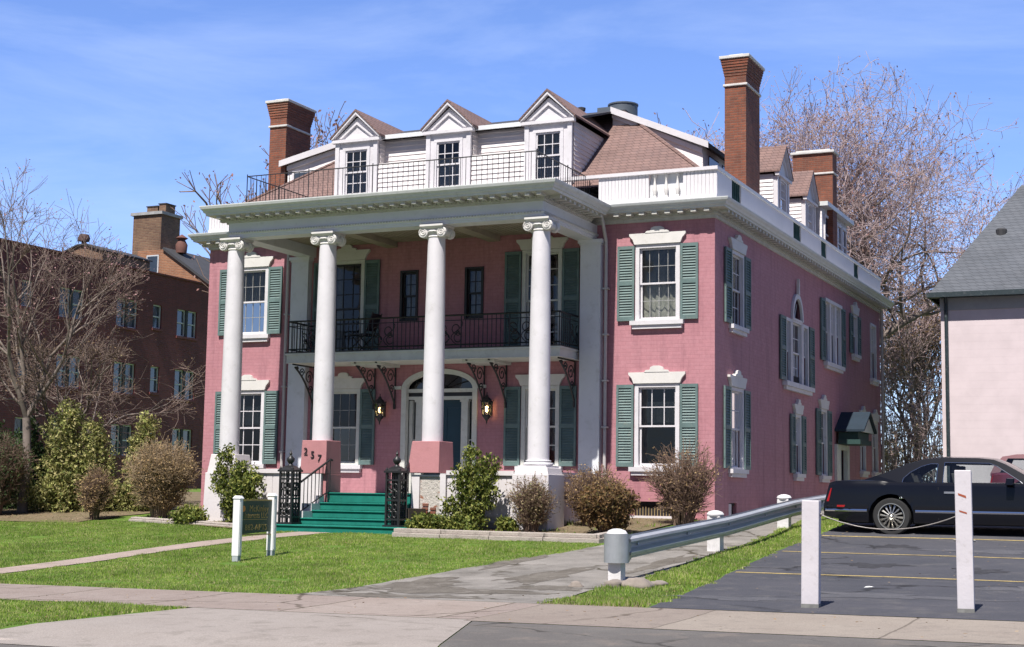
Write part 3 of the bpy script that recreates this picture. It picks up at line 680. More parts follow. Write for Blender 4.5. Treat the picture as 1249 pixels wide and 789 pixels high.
def mk_windows():
    cur1 = [(0, .32, .45, 1), (.68, 1, .45, 1), (0, 1, .82, 1)]
    cur2 = [(0, .22, 0, 1), (.8, 1, 0, 1)]
    for c, t in ((-1.39, 0), (-HW+1.39, 1)):
        window(FRONT, c-.54, c+.54, 2.07, 4.02, shut=.43, lower_muntins=bool(t), rows_=2, cols=3, curtain=[(0, 1, .55, .82), (0, .14, 0, 1), (.86, 1, 0, 1)])
        window(FRONT, c-.54, c+.54, 5.5, 7.32, shut=.43, lower_muntins=True, cols=4, thin=True, curtain=[(0, 1, .02, .98)])
    for c in (XC-2.765, XC+2.765):
        window(FRONT, c-.49, c+.49, 2.07, 4.02, shut=.43, thin=c < XC, cols=3, lower_muntins=True, frm=M_trim, sashm=M_trim, crown=(c < XC))
        window(FRONT, c-.52, c+.52, 4.88, 7.35, shut=.44, sill=False, cols=3, rows_=3, lower_muntins=True, frm=M_trim, sashm=M_iron if c < XC else M_trim, name='french_window', curtain=cur2)
    for c in (XC-.92, XC+.92):
        window(FRONT, c-.25, c+.25, 5.71, 7.01, sill=False, lint=False, cols=2, rows_=2, lower_muntins=True, frm=M_iron, sashm=M_iron, fr=.05, curtain=[(0, 1, 0, 1)])
    # side
    S = SIDE; T = M_frieze
    window(S, 1.16, 2.26, 2.07, 4.02, shut=.5, curtain=cur2)
    window(S, 1.23, 2.31, 5.5, 7.32, shut=.5, lower_muntins=True, curtain=cur2)
    window(S, 7.25, 7.95, 2.07, 3.70, shut=.45, cols=2)
    window(S, 10.25, 11.07, 2.07, 4.02, shut=.5, cols=2)
    window(S, 14.75, 15.48, 6.02, 7.32, shut=.4, cols=2)
    window(S, 17.6, 18.52, 5.45, 7.34, lint=False, cols=2)
    window(S, 15.83, 16.6, 2.31, 4.02, cols=2)
    window(S, 17.73, 18.62, 2.31, 4.02, cols=2)
    # triple window
    o = window(S, 10.9, 11.62, 5.45, 7.34, lint=False, sill=False, cols=2)
    window(S, 11.64, 12.34, 5.45, 7.34, lint=False, sill=False, cols=2)
    window(S, 12.36, 13.08, 5.45, 7.34, lint=False, sill=False, cols=2)
    q = MB(S); q.box(10.8, 13.18, .002, .13, 5.33, 5.449); q.box(10.9, 13.08, .002, .09, 5.25, 5.329)
    q.build('sill', M_white, o)
    q = MB(S); q.box(10.88, 13.1, .037, .07, 7.26, 7.36); q.build('header', M_white, o)
    shutter(S, 10.36, 10.86, 5.46, 7.3, o); shutter(S, 13.12, 13.6, 5.46, 7.3, o)
    # arched window with side lights
    o = window(S, 7.0, 8.14, 4.52, 6.3, lint=False, sill=False, cols=2, lower_muntins=True, curtain=[(0, 1, .2, 1)], name='arched_window')
    q = MB(S)
    n = 16
    def arcp(r1, r2, zc, k): return [(7.57+r1*cos(pi*i/n), zc+r2*sin(pi*i/n)) for i in range(n+1)]
    oa, ia = arcp(.60, .74, 6.3, 0), arcp(.49, .60, 6.3, 0)
    for i in range(n):
        for w0, w1 in ((.0, .07),):
            v = [(oa[i][0], w0, oa[i][1]), (oa[i+1][0], w0, oa[i+1][1]), (ia[i+1][0], w0, ia[i+1][1]), (ia[i][0], w0, ia[i][1])]
            v += [(a, w1, c) for a, b, c in v]
            q.add(v, [(0,1,2,3),(7,6,5,4),(0,1,5,4),(3,2,6,7)])
    for k in (.3, .5, .7): q.tube((7.57, -.06, 6.3), (7.57+.5*cos(pi*k), -.06, 6.3+.6*sin(pi*k)), .014, n=4)
    q.box(7.0, 8.14, -.08, .05, 6.27, 6.33)
    q.build('arch_trim', M_white, o)
    q = MB(S); q.add([(7.57, -.07, 6.3)]+[(a, -.07, c) for a, c in ia], [tuple(range(n+2))]); q.build('pane', M_glass, o)
    q = MB(S); q.prism([(7.50, 7.02), (7.64, 7.02), (7.61, 7.2), (7.62, 7.26), (7.585, 7.46), (7.555, 7.46), (7.52, 7.26), (7.53, 7.2)], 'y', .03, .10); q.build('keystone', M_cream, o)
    q = MB(S); q.box(6.05, 9.15, .002, .14, 4.40, 4.519); q.box(6.15, 9.05, .002, .09, 4.30, 4.399); q.build('sill', M_white, o)
    shutter(S, 5.72, 6.27, 4.54, 6.26, o); shutter(S, 8.93, 9.48, 4.54, 6.26, o)
    for a, b in ((6.34, 6.94), (8.2, 8.86)): window(S, a, b, 4.52, 6.27, lint=False, sill=False, cols=1, name='side_light')
    # basement windows with short railings
    for c in (-1.425, -HW+1.425):
        b = MB(FRONT); b.box(c-.53, c+.53, -.14, -.10, .95, 1.28); o = b.build('basement_window', M_dark, H)
        q = MB(FRONT); q.box(c-.68, c+.68, .032, .16, .86, .949); q.build('sill', M_white, o)
        q = MB(FRONT)
        for i in range(15):
            x = c-.5+i*1.0/14; q.tube((x, .05, .95), (x, .05, 1.14+.02*sin(i*5)), .011, n=5)
        q.build('railing', paint('brass_pickets' if c > -5 else 'brass_pickets_b', (0.30, 0.22, 0.10, 1), 0.6), o)
    b = MB(SIDE); b.box(1.1, 1.75, -.13, -.10, .95, 1.27); o = b.build('basement_window', M_dark, H)
    q = MB(SIDE); q.box(1.12, 1.42, -.10, -.03, .97, 1.25); q.build('frame', M_white, o)
mk_windows()

def ring(mb, prof, x0, x1, y0, y1, m=0, open_back=False):
    """profile [(outset,z)] swept round a rectangle with mitred corners"""
    n = len(prof)
    P = []
    for o, z in prof:
        if open_back: P.append([(x0-o, y1, z), (x0-o, y0-o, z), (x1+o, y0-o, z), (x1+o, y1, z)])
        else: P.append([(x0-o, y0-o, z), (x1+o, y0-o, z), (x1+o, y1+o, z), (x0-o, y1+o, z)])
    v = [p for r in P for p in r]; k = 4; F = []
    for i in range(n-1):
        for j in range(3 if open_back else 4):
            j2 = (j+1) % 4; F.append((i*k+j, i*k+j2, (i+1)*k+j2, (i+1)*k+j))
    mb.add(v, F, m)

def build_cornice():
    c = .42
    mb = MB()
    ring(mb, [(.001, 7.86), (.035, 7.87), (.035, 7.94), (.07, 7.95), (.07, 8.02), (.12, 8.03), (.12, 8.05), (.33, 8.06)], -HW, 0, 0, HD)
    co = mb.build('cornice', M_cornice, H)
    mb = MB()
    ring(mb, [(.33, 8.06), (.34, 8.10), (.37, 8.115), (.39, 8.16), (.43, 8.20), (c+.03, 8.25), (c+.03, 8.268), (.0, 8.275)], -HW, 0, 0, HD)
    mb.build('gutter', M_gutter, co)
    mb = MB()   # dentils and modillions
    def run(axis, a, b, sgn, base):
        n = int((b-a)/.095)
        for i in range(n):
            p = a+(b-a)*(i+.25)/n; q = p+.5*(b-a)/n
            w0, w1 = base+sgn*.035, base+sgn*.075
            (mb.box(p, q, min(w0, w1), max(w0, w1), 7.955, 8.012) if axis == 'x' else mb.box(min(w0, w1), max(w0, w1), p, q, 7.955, 8.012))
        n = int((b-a)/.30)
        for i in range(n):
            p = a+(b-a)*(i+.3)/n; q = p+.4*(b-a)/n
            w0, w1 = base+sgn*.12, base+sgn*.31
            (mb.box(p, q, min(w0, w1), max(w0, w1), 7.985, 8.062) if axis == 'x' else mb.box(min(w0, w1), max(w0, w1), p, q, 7.985, 8.062))
    run('x', -HW, -HW+2.4, -1, 0); run('x', -2.5, 0.05, -1, 0); run('y', -.05, HD, 1, 0); run('y', -.05, HD, -1, -HW)
    mb.build('dentils', M_cornice, co)
    # parapet
    mb = MB(); t = .09
    X1, Y0 = .04, -.04
    mb.box(-HW-.05, X1+.02, Y0-.02, Y0+t, 8.27, 8.42); mb.box(-HW-.08, X1+.05, Y0-.05, Y0+t+.03, 9.0, 9.08)
    mb.box(X1-t, X1+.018, Y0+t+.001, HD-.04, 8.27, 8.42)
    mb.box(X1-t-.03, X1+.05, Y0+t+.031, HD-.04, 9.0, 9.08, 1)
    mb.box(-HW-.05, -HW+t-.05, Y0+t+.001, HD-.04, 8.27, 9.0); mb.box(-HW-.08, -HW+t-.02, Y0+t+.031, HD-.04, 9.0, 9.08)
    mb.box(-HW+.1, -.1, HD-.04, HD+.05, 8.27, 9.08)
    pr = mb.build('parapet', [M_panel, M_frieze], H)
    mb = MB(FRONT)
    def board(u0, u1, tf):
        mb.tf = tf; n = max(1, int((u1-u0)/.085)); s = (u1-u0)/n
        for i in range(n): mb.box(u0+i*s+.004, u0+(i+1)*s-.004, .012, .035, 8.42, 9.0)
        mb.box(u0, u1, -.03, .012, 8.42, 9.0)
    for a, b in ((-2.9, -1.62), (-.77, .06), (-HW-.05, -HW+2.3)):
        mb = MB(); board(a, b, FRONT); mb.build('panel', M_panel, pr)
    for a, b in ((-.03, 1.2), (1.98, 7.12), (7.97, 10.4), (11.07, 14.93), (15.6, HD-.05)):
        mb = MB(lambda u, w, z: (.04+w, u, z)); mb.box(a, b, -.06, .012, 8.42, 9.0); mb.build('panel', M_panel, pr)
    mb = MB()
    for i in range(3):
        x = -1.62+.85*(i+.5)/3
        mb.lathe([(.05, 8.42), (.05, 8.46), (.025, 8.48), (.055, 8.58), (.06, 8.64), (.03, 8.78), (.022, 8.88), (.045, 8.93), (.05, 9.0)], (x, .0, 0), 10)
    mb.box(-1.62, -.77, .06, .08, 8.42, 9.0, 1)
    for i in range(4): 
        pass
    mb.build('balusters', [M_cream, M_frieze], pr, smooth=40)
    mb = MB()
    for a, b in ((1.2, 1.98), (7.12, 7.97), (10.4, 11.07), (14.93, 15.6)):
        mb = MB()
        mb.box(-.06, -.03, a, b, 8.42, 9.0)
        for k in range(5):
            y = a+(b-a)*(k+.5)/5; mb.lathe([(.03, 8.42), (.04, 8.55), (.02, 8.8), (.035, 9.0)], (.01, y, 0), 6)
        mb.build('lattice', M_dgreen, pr)
build_cornice()

def slope_z(s): return 8.74+.78*s

def build_roof():
    mb = MB(); s0, s1 = .12, 3.7
    x0, x1, y0, y1 = -HW, 0, 0, HD
    A = [(x0+s0, y0+s0, slope_z(s0)), (x1-s0, y0+s0, slope_z(s0)), (x1-s0, y1-s0, slope_z(s0)), (x0+s0, y1-s0, slope_z(s0))]
    B = [(x0+s1, y0+s1, slope_z(s1)), (x1-s1, y0+s1, slope_z(s1)), (x1-s1, y1-s1, slope_z(s1)), (x0+s1, y1-s1, slope_z(s1))]
    mb.add(A+B, [(0,1,5,4),(1,2,6,5),(2,3,7,6),(3,0,4,7)])
    rf = mb.build('roof', M_shingle, H)
    mb = MB(); mb.box(x0+s1-.1, x1-s1+.1, y0+s1-.08, y1-s1+.1, 11.60, 11.66)
    mb.build('roof_deck', M_tar, rf)
    mb = MB(); mb.box(x0+.0, x1-.0, y0+.0, y1-.0, 8.1, 8.26); mb.build('roof_edge', M_tar, rf)
    # ridge cap along hips
    for a, b in zip(A, B):
        mb = MB(); mb.tube((a[0], a[1], a[2]+.005), (b[0], b[1], b[2]+.005), .05, n=6); mb.build('hip_cap', M_shingle, rf)
    # roof vent box on the deck
    mb = MB(); pts = [(-4.65+.95*0, 4.25)]
    mb.lathe([(.40, 11.66), (.40, 12.0), (.42, 12.0), (.42, 12.04), (.0, 12.05)], (-4.0, 4.5, 0), 20)
    mb.box(-4.62, -4.0, 4.15, 4.85, 11.66, 11.93)
    mb.build('roof_hatch', paint('lead_grey', (0.10, 0.12, 0.15, 1), 0.5, 0.2, 3), H, smooth=35)
    mb = MB(); mb.tube((-4.7, 3.2, 11.0), (-4.7, 3.2, 11.62), .06); mb.lathe([(.11, 11.62), (.12, 11.70), (.0, 11.74)], (-4.7, 3.2, 0), 10)
    mb.build('vent_pipe', M_tar, H)

    # attic wall between the front dormers
    mb = MB(); Yl, Yu = .30, .62
    xa, xb = -10.45, -3.8
    def courses(x0, x1, y, z0, z1, dz=.125):
        z = z0
        while z < z1-.01:
            zt = min(z+dz, z1)
            mb.add([(x0, y-.028, z), (x1, y-.028, z), (x1, y-.006, zt), (x0, y-.006, zt), (x0, y, z), (x1, y, z)], [(0, 1, 2, 3), (0, 4, 5, 1)]); z = zt
        mb.add([(x0, y, z0), (x1, y, z0), (x1, y, z1), (x0, y, z1)], [(0, 1, 2, 3)])
    gaps = [(-9.25, -7.72), (-6.54, -4.95)]
    for a, b in ((-10.45, xb),): courses(a, b, Yl, 8.3, 9.93)
    for a, b in gaps:
        courses(a, b, Yu, 9.93, 10.62)
    mb.box(xa, xb, Yl, Yu, 9.90, 9.935)
    mb.build('attic_wall', M_siding, H, recalc=False)
    # flat sloping attic roof
    mb = MB()
    mb.add([(xa-.1, .42, 10.63), (xb+.1, .42, 10.63), (xb+.1, 3.75, 11.66), (xa-.1, 3.75, 11.66), (xa-.1, .42, 10.70), (xb+.1, .42, 10.70), (xb+.1, 3.75, 11.70), (xa-.1, 3.75, 11.70)],
           [(0,3,2,1),(4,5,6,7),(0,1,5,4),(1,2,6,5),(2,3,7,6),(3,0,4,7)])
    mb.build('attic_roof', M_tar, H)
    mb = MB(); mb.box(xa-.1, xb+.1, .38, .418, 10.60, 10.71); mb.build('attic_fascia', M_frieze, H)

    def dormer(tf, c, w0, z0, ze, za, depth, hw=.62, win=(.33, 9.15, 10.33), lower=False):
        """tf(u,w,z); front face at w = w0, c centre along u"""
        mb = MB(tf); f = w0
        mb.box(c-hw, c-win[0]-.08, f-.10, f, z0, ze-.08); mb.box(c+win[0]+.08, c+hw, f-.10, f, z0, ze-.08)
        mb.box(c-win[0]-.08, c+win[0]+.08, f-.10, f, win[2], ze-.08); mb.box(c-win[0]-.08, c+win[0]+.08, f-.10, f, z0, win[1])
        # corner pilasters
        for s in (-1, 1):
            a = c+s*(hw-.10); mb.box(min(a, a+s*.12), max(a, a+s*.12), f+.001, f+.035, z0, ze-.08)
        # cheeks
        for s in (-1, 1):
            a = c+s*hw
            mb.box(min(a, a-s*.03), max(a, a-s*.03), f-depth, f-.101, z0, ze-.02)
        # pediment: entablature, tympanum, raking trims
        e = hw+.10
        mb.box(c-e, c+e, f-.02, f+.10, ze-.08, ze+.0)
        mb.prism([(c-e+.02, ze+.001), (c+e-.02, ze+.001), (c, za-.06)], 'y', f-.05, f+.0)
        for s in (-1, 1):
            p0 = (c+s*e, ze); p1 = (c, za)
            for off, th, w1 in ((0, .07, .12), (-.13, .045, .05)):
                mb.prism([(p0[0]-s*.0, p0[1]+off*1.1), (p0[0]-s*.0, p0[1]+off*1.1+th*1.2), (c, za+off*1.1+th*1.2), (c, za+off*1.1)] if off == 0 else
                         [(c+s*(e-.2), ze+.045), (c+s*(e-.27), ze+.045), (c, za-.26), (c, za-.19)], 'y', f+.0+.001, f+w1)
        o = mb.build('dormer', M_siding if False else M_white, H)
        # clapboard skin on the cheeks
        for s in (-1, 1):
            mb = MB(tf)
            a = c+s*hw; z = z0
            while z < ze-.06:
                mb.add([(a+s*.03, f-.10, z), (a+s*.03, f-depth, z), (a+s*.008, f-depth, z+.12), (a+s*.008, f-.10, z+.12), (a, f-.10, z), (a, f-depth, z)], [(0, 1, 2, 3), (0, 4, 5, 1)]); z += .12
            mb.build('cheek_boards', M_siding, o, recalc=False)
        mb = MB(tf); g = .14
        for s in (-1, 1):
            v = [(c+s*(e+.04), f+g, ze+.02), (c, f+g, za+.09), (c, f-depth-.4, za+.09), (c+s*(e+.04), f-depth-.1, ze+.02)]
            v2 = [(a, b, z+.05) for a, b, z in v]
            mb.add(v+v2, [(0,3,2,1),(4,5,6,7),(0,1,5,4),(1,2,6,5),(2,3,7,6),(3,0,4,7)])
        mb.build('dormer_roof', M_shingle, o)
        # window with muntins
        mb = MB(tf); a, b = c-win[0], c+win[0]; zb, zt = win[1], win[2]; zm = (zb+zt)/2
        mb.box(a-.08, a, f-.06, f+.03, zb, zt); mb.box(b, b+.08, f-.06, f+.03, zb, zt); mb.box(a-.08, b+.08, f-.06, f+.032, zt, zt+.07); mb.box(a-.1, b+.1, f-.06, f+.06, zb-.05, zb)
        for lo, hi, w in ((zm-.02, zt, f-.02), (zb, zm+.02, f-.05)):
            mb.box(a, a+.035, w-.02, w+.015, lo, hi); mb.box(b-.035, b, w-.02, w+.015, lo, hi)
            mb.box(a+.035, b-.035, w-.02, w+.015, lo, lo+.04); mb.box(a+.035, b-.035, w-.02, w+.015, hi-.04, hi)
            for i in (1, 2): x = a+(b-a)*i/3; mb.box(x-.01, x+.01, w-.008, w+.012, lo+.04, hi-.04)
            z = (lo+hi)/2; mb.box(a+.035, b-.035, w-.009, w+.011, z-.01, z+.01)
        mb.build('dormer_window', M_white, o)
        mb = MB(tf); mb.add([(a, f-.04, zb), (b, f-.04, zb), (b, f-.04, zt), (a, f-.04, zt)], [(0, 1, 2, 3)]); mb.build('pane', M_glass, o)
        mb = MB(tf); mb.add([(a-.05, f-.12, zb-.05), (b+.05, f-.12, zb-.05), (b+.05, f-.12, zt+.05), (a-.05, f-.12, zt+.05)], [(0, 1, 2, 3)])
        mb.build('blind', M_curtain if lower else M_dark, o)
        return o
    for i, c in enumerate((XC-2.72, XC, XC+2.78)):
        dormer(FRONT, c, -.22, 8.3, 10.62, 11.27, 2.4, lower=(i != 1))
    # side dormers
    dormer(SIDE, 10.0, -1.0, 9.2, 10.9, 11.72, 2.0, hw=.66, win=(.3, 9.75, 10.75))
    dormer(SIDE, 13.35, -1.0, 9.2, 10.8, 11.65, 2.0, hw=.66, win=(.3, 9.65, 10.65))
    # long flat dormer behind them
    mb = MB(); xs = -.82
    mb.box(xs-2.2, xs, 14.25, 17.9, 9.0, 10.78)
    o = mb.build('shed_dormer', M_siding, H)
    mb = MB(); mb.box(xs-2.4, xs+.22, 14.15, 18.1, 10.79, 10.93); mb.build('shed_roof', M_gutter, o)
    for y in (14.5, 15.25, 16.3, 17.05):
        mb = MB(SIDE)
        f = xs
        mb.box(y, y+.62, f+.002, f+.05, 9.3, 9.36); mb.box(y, y+.62, f+.002, f+.05, 10.5, 10.58)
        mb.box(y, y+.06, f+.002, f+.05, 9.361, 10.499); mb.box(y+.56, y+.62, f+.002, f+.05, 9.361, 10.499); mb.box(y+.061, y+.559, f+.003, f+.04, 9.9, 9.95)
        w = mb.build('window', M_white, o)
    mb = MB(SIDE)
    for y in (14.5, 15.25, 16.3, 17.05): mb.box(y+.05, y+.57, xs+.001, xs+.012, 9.34, 10.52)
    mb.build('pane', plain('dormer_dark_glass', (0.05, 0.065, 0.09, 1), 0.08), o)
    # shed dormers set in the side slopes
    def shed(x_out, x_in, y0, y1, z_out, z_in, win):
        s = 1 if x_out > x_in else -1
        mb = MB()
        mb.prism([(x_out, 9.0), (x_out, z_out), (x_in, z_in), (x_in, 9.0)], 'y', y0, y1)
        o = mb.build('shed_dormer', M_siding, H)
        mb = MB()
        mb.prism([(x_out+s*.18, z_out-.06), (x_out+s*.18, z_out+.06), (x_in, z_in+.12), (x_in, z_in+.0)], 'y', y0-.14, y1+.1)
        mb.build('shed_roof', M_tar, o)
        mb = MB()
        mb.prism([(x_out+s*.2, z_out-.10), (x_out+s*.2, z_out+.075), (x_in, z_in+.135), (x_in, z_in-.04)], 'y', y0-.18, y0-.141)
        mb.prism([(x_out+s*.0, z_out-.20), (x_out+s*.0, z_out-.07), (x_in, z_in-.01), (x_in, z_in-.14)], 'y', y0-.06, y0-.001)
        mb.build('fascia', M_white, o)
        if win:
            mb = MB(); mb.box(win[0]-.07, win[1]+.07, y0-.05, y0-.002, win[2]-.06, win[3]+.06); mb.build('window', M_white, o)
            mb = MB(); mb.box(win[0], win[1], y0-.058, y0-.051, win[2], win[3]); mb.build('pane', MATS['dormer_dark_glass'], o)
        else:
            mb = MB()
            for y in (y0+.5, y0+1.7): mb.box(x_out+.001, x_out+.02, y, y+.8, 9.75, z_out-.15)
            mb.build('pane', MATS['dormer_dark_glass'], o)
    shed(-1.25, -3.72, 3.0, 7.0, 10.33, 11.42, None)
    shed(-13.5, -10.53, 2.5, 6.5, 10.72, 11.35, (-13.25, -12.72, 10.0, 10.42))

def chimney(x0, x1, y0, y1, zb, zt, flare=True, name_label=None, slab=.05, parent=H):
    mb = MB()
    zc = zt-.80
    mb.box(x0, x1, y0, y1, zb, zc)
    if flare:
        n = 9; z = zc+.06
        for i in range(n):
            e = .0+.085*max(0, (i-2))/(n-3); h = (zt-.09-z)/(n-i); mb.box(x0-e-.001, x1+e+.001, y0-e-.001, y1+e+.001, z, z+h); z += h
        e = .09
    else:
        mb.box(x0-.001, x1+.001, y0-.001, y1+.001, zc+.06, zt-.09); e = .04
    o = mb.build('chimney', M_chim, parent)
    mb = MB(); mb.box(x0-.04, x1+.04, y0-.04, y1+.04, zc, zc+.06)
    mb.box(x0-e-.03, x1+e+.03, y0-e-.03, y1+e+.03, zt-.09, zt-.01); mb.box(x0+.08, x1-.1, y0+.08, y1-.25, zt-.01, zt+.06)
    mb.build('cap', M_cap, o, bevel=.012)
    return o
def chimneys():
    chimney(-.71, -.15, 3.14, 4.42, 8.26, 12.66)
    chimney(-14.12, -13.56, 2.44, 3.72, 8.26, 12.62)
    o = chimney(-1.95, -.63, 15.0, 15.6, 9.0, 12.80, flare=False)
build_roof(); chimneys()

# ------------------------------------------------------------------ portico
CY = -3.07
COLX = [XC-4.08, XC-1.455, XC+1.455, XC+4.08]
def build_portico():
    P = H
    xl, xr, yf = XC-4.19, XC+4.19, -3.27
    mb = MB(); t = .5
    # entablature beams
    prof = [(-.46, 7.49), (-.02, 7.49), (-.02, 7.53), (.0, 7.535), (.0, 7.585), (.03, 7.59), (.045, 7.62), (.02, 7.645), (.0, 7.65), (.0, 7.86)]
    ring(mb, prof, xl, xr, yf, -.001, open_back=True)
    mb.add([(xl+.46, -.001, 7.49), (xl+.46, yf+.46, 7.49), (xr-.46, yf+.46, 7.49), (xr-.46, -.001, 7.49), (xl+.46, -.001, 7.8), (xl+.46, yf+.46, 7.8), (xr-.46, yf+.46, 7.8), (xr-.46, -.001, 7.8)],
           [(0, 1, 5, 4), (1, 2, 6, 5), (2, 3, 7, 6)])
    en = mb.build('entablature', M_frieze, P)
    mb = MB()   # ornamented band
    n = 110
    for i in range(n):
        x = xl+(xr-xl)*(i+.5)/n; mb.box(x-.022, x+.022, yf-.052, yf-.01, 7.60, 7.632)
    for i in range(44):
        y = yf+3.2*(i+.5)/44
        mb.box(xr+.01, xr+.052, y-.022, y+.022, 7.60, 7.632); mb.box(xl-.052, xl-.01, y-.022, y+.022, 7.60, 7.632)
    mb.build('ornament_band', M_cornice, en)
    mb = MB(); mb.box(xl+.3, xr-.3, yf+.3, -.002, 7.76, 7.80)
    for x in COLX[1:3]: mb.box(x-.16, x+.16, yf+.461, -.003, 7.62, 7.759)
    for i in range(60):
        x = xl+.47+(xr-xl-.94)*i/60; mb.box(x, x+.012, yf+.47, -.004, 7.752, 7.7595)
    mb.build('porch_ceiling', M_soffit, P)
    mb = MB()
    ring(mb, [(.0, 7.86), (.04, 7.87), (.04, 7.905), (.06, 7.91), (.06, 7.965), (.10, 7.97), (.10, 7.99), (.40, 8.005)], xl, xr, yf, -.43, open_back=True)
    co = mb.build('portico_cornice', M_cornice, P)
    mb = MB()
    ring(mb, [(.40, 8.005), (.41, 8.06), (.44, 8.07), (.46, 8.12), (.50, 8.16), (.52, 8.215), (.52, 8.235), (.3, 8.245), (-4.0, 8.30)], xl, xr, yf, -.44, open_back=True)
    mb.build('gutter', M_gutter, co)
    mb = MB(); mb.box(xl-.05, xr+.05, yf-.05, .25, 8.24, 8.28); mb.build('portico_roof', M_tar, P)
    mb = MB()
    n = 84
    for i in range(n):
        x = xl+(xr-xl)*(i+.5)/n; mb.box(x-.026, x+.026, yf-.10, yf-.061, 7.913, 7.962)
    for i in range(28):
        y = yf+2.8*(i+.5)/28; mb.box(xr+.061, xr+.10, y-.026, y+.026, 7.913, 7.962); mb.box(xl-.10, xl-.061, y-.026, y+.026, 7.913, 7.962)
    n = 31
    for i in range(n):
        x = xl-.2+(xr-xl+.4)*(i+.5)/n; mb.box(x-.055, x+.055, yf-.36, yf-.11, 7.93, 8.0)
        mb.box(x-.07, x+.07, yf-.375, yf-.10, 7.985, 8.006)
    for i in range(10):
        y = yf+.05+2.7*(i+.5)/10
        for a, b in ((xr+.11, xr+.36), (xl-.36, xl-.11)): mb.box(a, b, y-.055, y+.055, 7.93, 8.0)
    mb.build('modillions', M_cornice, co)

    # columns
    def column(x, zb, base, ped):
        mb = MB(); zt = 7.26
        z0 = zb+(.17 if base else .0)
        prof = []
        for i in range(15):
            k = i/14; r = .238-.040*max(0, (k-.25)/.75)**1.6; prof.append((r, z0+(zt-z0)*k))
        mb.lathe(prof, (x, CY, 0), 36)
        o = mb.build('column', M_white, P, smooth=40)
        if base:
            b = MB(); b.box(x-.34, x+.34, CY-.34, CY+.34, zb-.0, zb+.045)
            b.lathe([(.30, zb+.046), (.325, zb+.06), (.33, zb+.085), (.31, zb+.11), (.275, zb+.115), (.265, zb+.13), (.285, zb+.145), (.28, zb+.16), (.245, zb+.17)], (x, CY, 0), 32)
            b.build('column_base', M_white, o, smooth=50)
        # capital
        c = MB()
        c.lathe([(.198, 7.20), (.215, 7.215), (.215, 7.235), (.20, 7.25), (.20, 7.27), (.255, 7.33), (.25, 7.36)], (x, CY, 0), 28)
        c.frus((x-.25, x+.25, CY-.25, CY+.25), 7.40, (x-.29, x+.29, CY-.29, CY+.29), 7.445)
        c.box(x-.295, x+.295, CY-.295, CY+.295, 7.446, 7.489)
        c.box(x-.24, x+.24, CY-.22, CY+.22, 7.34, 7.41)
        for s in (-1, 1):
            for t_, (ax) in ((1, 'y'), (-1, 'y')):
                cy = CY+t_*.17
                c.lathe([(.0, -.075), (.112, -.07), (.125, -.05), (.11, 0), (.125, .05), (.112, .07), (.0, .075)], (x+s*.235, cy, 7.315), 18, axis='y')
                # spiral relief on the face
                pts = []
                for i in range(30):
                    a = i*.42; r = .10*(1-i/32.0)
                    pts.append((x+s*(.235+r*cos(a)), cy-t_*-.078, 7.315+r*sin(a)))
                c.path(pts, .013, 5)
            c.lathe([(.085, -.12), (.07, 0), (.085, .12)], (x+s*.235, CY, 7.315), 14, axis='y')
        # egg and dart
        for i in range(18):
            a = 2*pi*i/18; c.lathe([(0, -.03), (.022, 0), (0, .03)], (x+.245*cos(a), CY+.245*sin(a), 7.335), 6)
        c.build('capital', M_cream, o, smooth=45)
        return o
    zb = [2.24, 2.57, 2.55, 1.98]
    cols = [column(x, z, i == 3, None) for i, (x, z) in enumerate(zip(COLX, zb))]
    cols[3]['label'] = 'column with a moulded round base on a low white pedestal'
    # pedestals
    def ped(o, name, mat, parts, **k):
        mb = MB()
        for p in parts: mb.frus(*p)
        return mb.build(name, mat, o, bevel=.012)
    x = COLX[0]
    ped(cols[0], 'pedestal', M_conc, [((x-.44, x+.56, -3.45, -2.55), 1.0 if False else .5, (x-.41, x+.54, -3.43, -2.58), 1.80), ((x-.38, x+.46, -3.40, -2.68), 1.801, (x-.31, x+.38, -3.36, -2.75), 2.24)])
    x = COLX[1]
    pd = ped(cols[1], 'pedestal', M_pinkp, [((x-.37, x+.33, -3.41, -2.74), 1.80, (x-.35, x+.315, -3.385, -2.755), 2.57), ((x-.16, x+.332, -3.30, -2.74), .6, (x-.16, x+.332, -3.30, -2.74), 1.799)])
    pd['label'] = 'pink block under the second column with the house number'
    mb = MB(); mb.frus((x-.39, x+.20, -3.42, -2.76), .5, (x-.37, x+.20, -3.40, -2.76), 1.80); mb.build('pedestal_base', M_conc, cols[1])
    for k, (ch, dx, dz) in enumerate((('2', -.23, .27), ('5', -.04, .19), ('7', .15, .11))):
        text_mesh('house_number', ch, .23, .006, M_iron, pd, Matrix.Translation((x+dx, -3.418, 1.97+dz)) @ Matrix.Rotation(R(88), 4, 'X'))
    x = COLX[2]
    ped(cols[2], 'pedestal', M_pinkp, [((x-.42, x+.38, -3.46, -2.72), 1.84, (x-.34, x+.355, -3.40, -2.74), 2.55)])
    mb = MB()
    mb.box(x-.33, x-.13, -3.40, -2.72, .55, 1.80); mb.box(x-.129, x+.52, -3.33, -2.72, .55, 1.80)
    mb.box(x+.40, x+.54, -3.42, -3.331, .7, 1.83); mb.box(x-.128, x+.399, -3.40, -3.331, 1.76, 1.80)
    mb.build('pedestal_base', M_conc, cols[2])
    # patch of broken render showing stone and bricks
    m, t, b = base_mat('crumbling_render'); v = objco(t)
    msk = ramp(t, noise(t, objco(t, (1.2, 1, 2.6)), 2.8, 5, 0.6), 0.60, 0.66)
    c = mixc(t, msk, (0.50, 0.46, 0.42, 1), (0.28, 0.10, 0.05, 1))
    c = mixc(t, ramp(t, noise(t, v, 11, 7, 0.7), 0.55, 0.62), c, (0.30, 0.27, 0.24, 1)); L2 = t.links.new
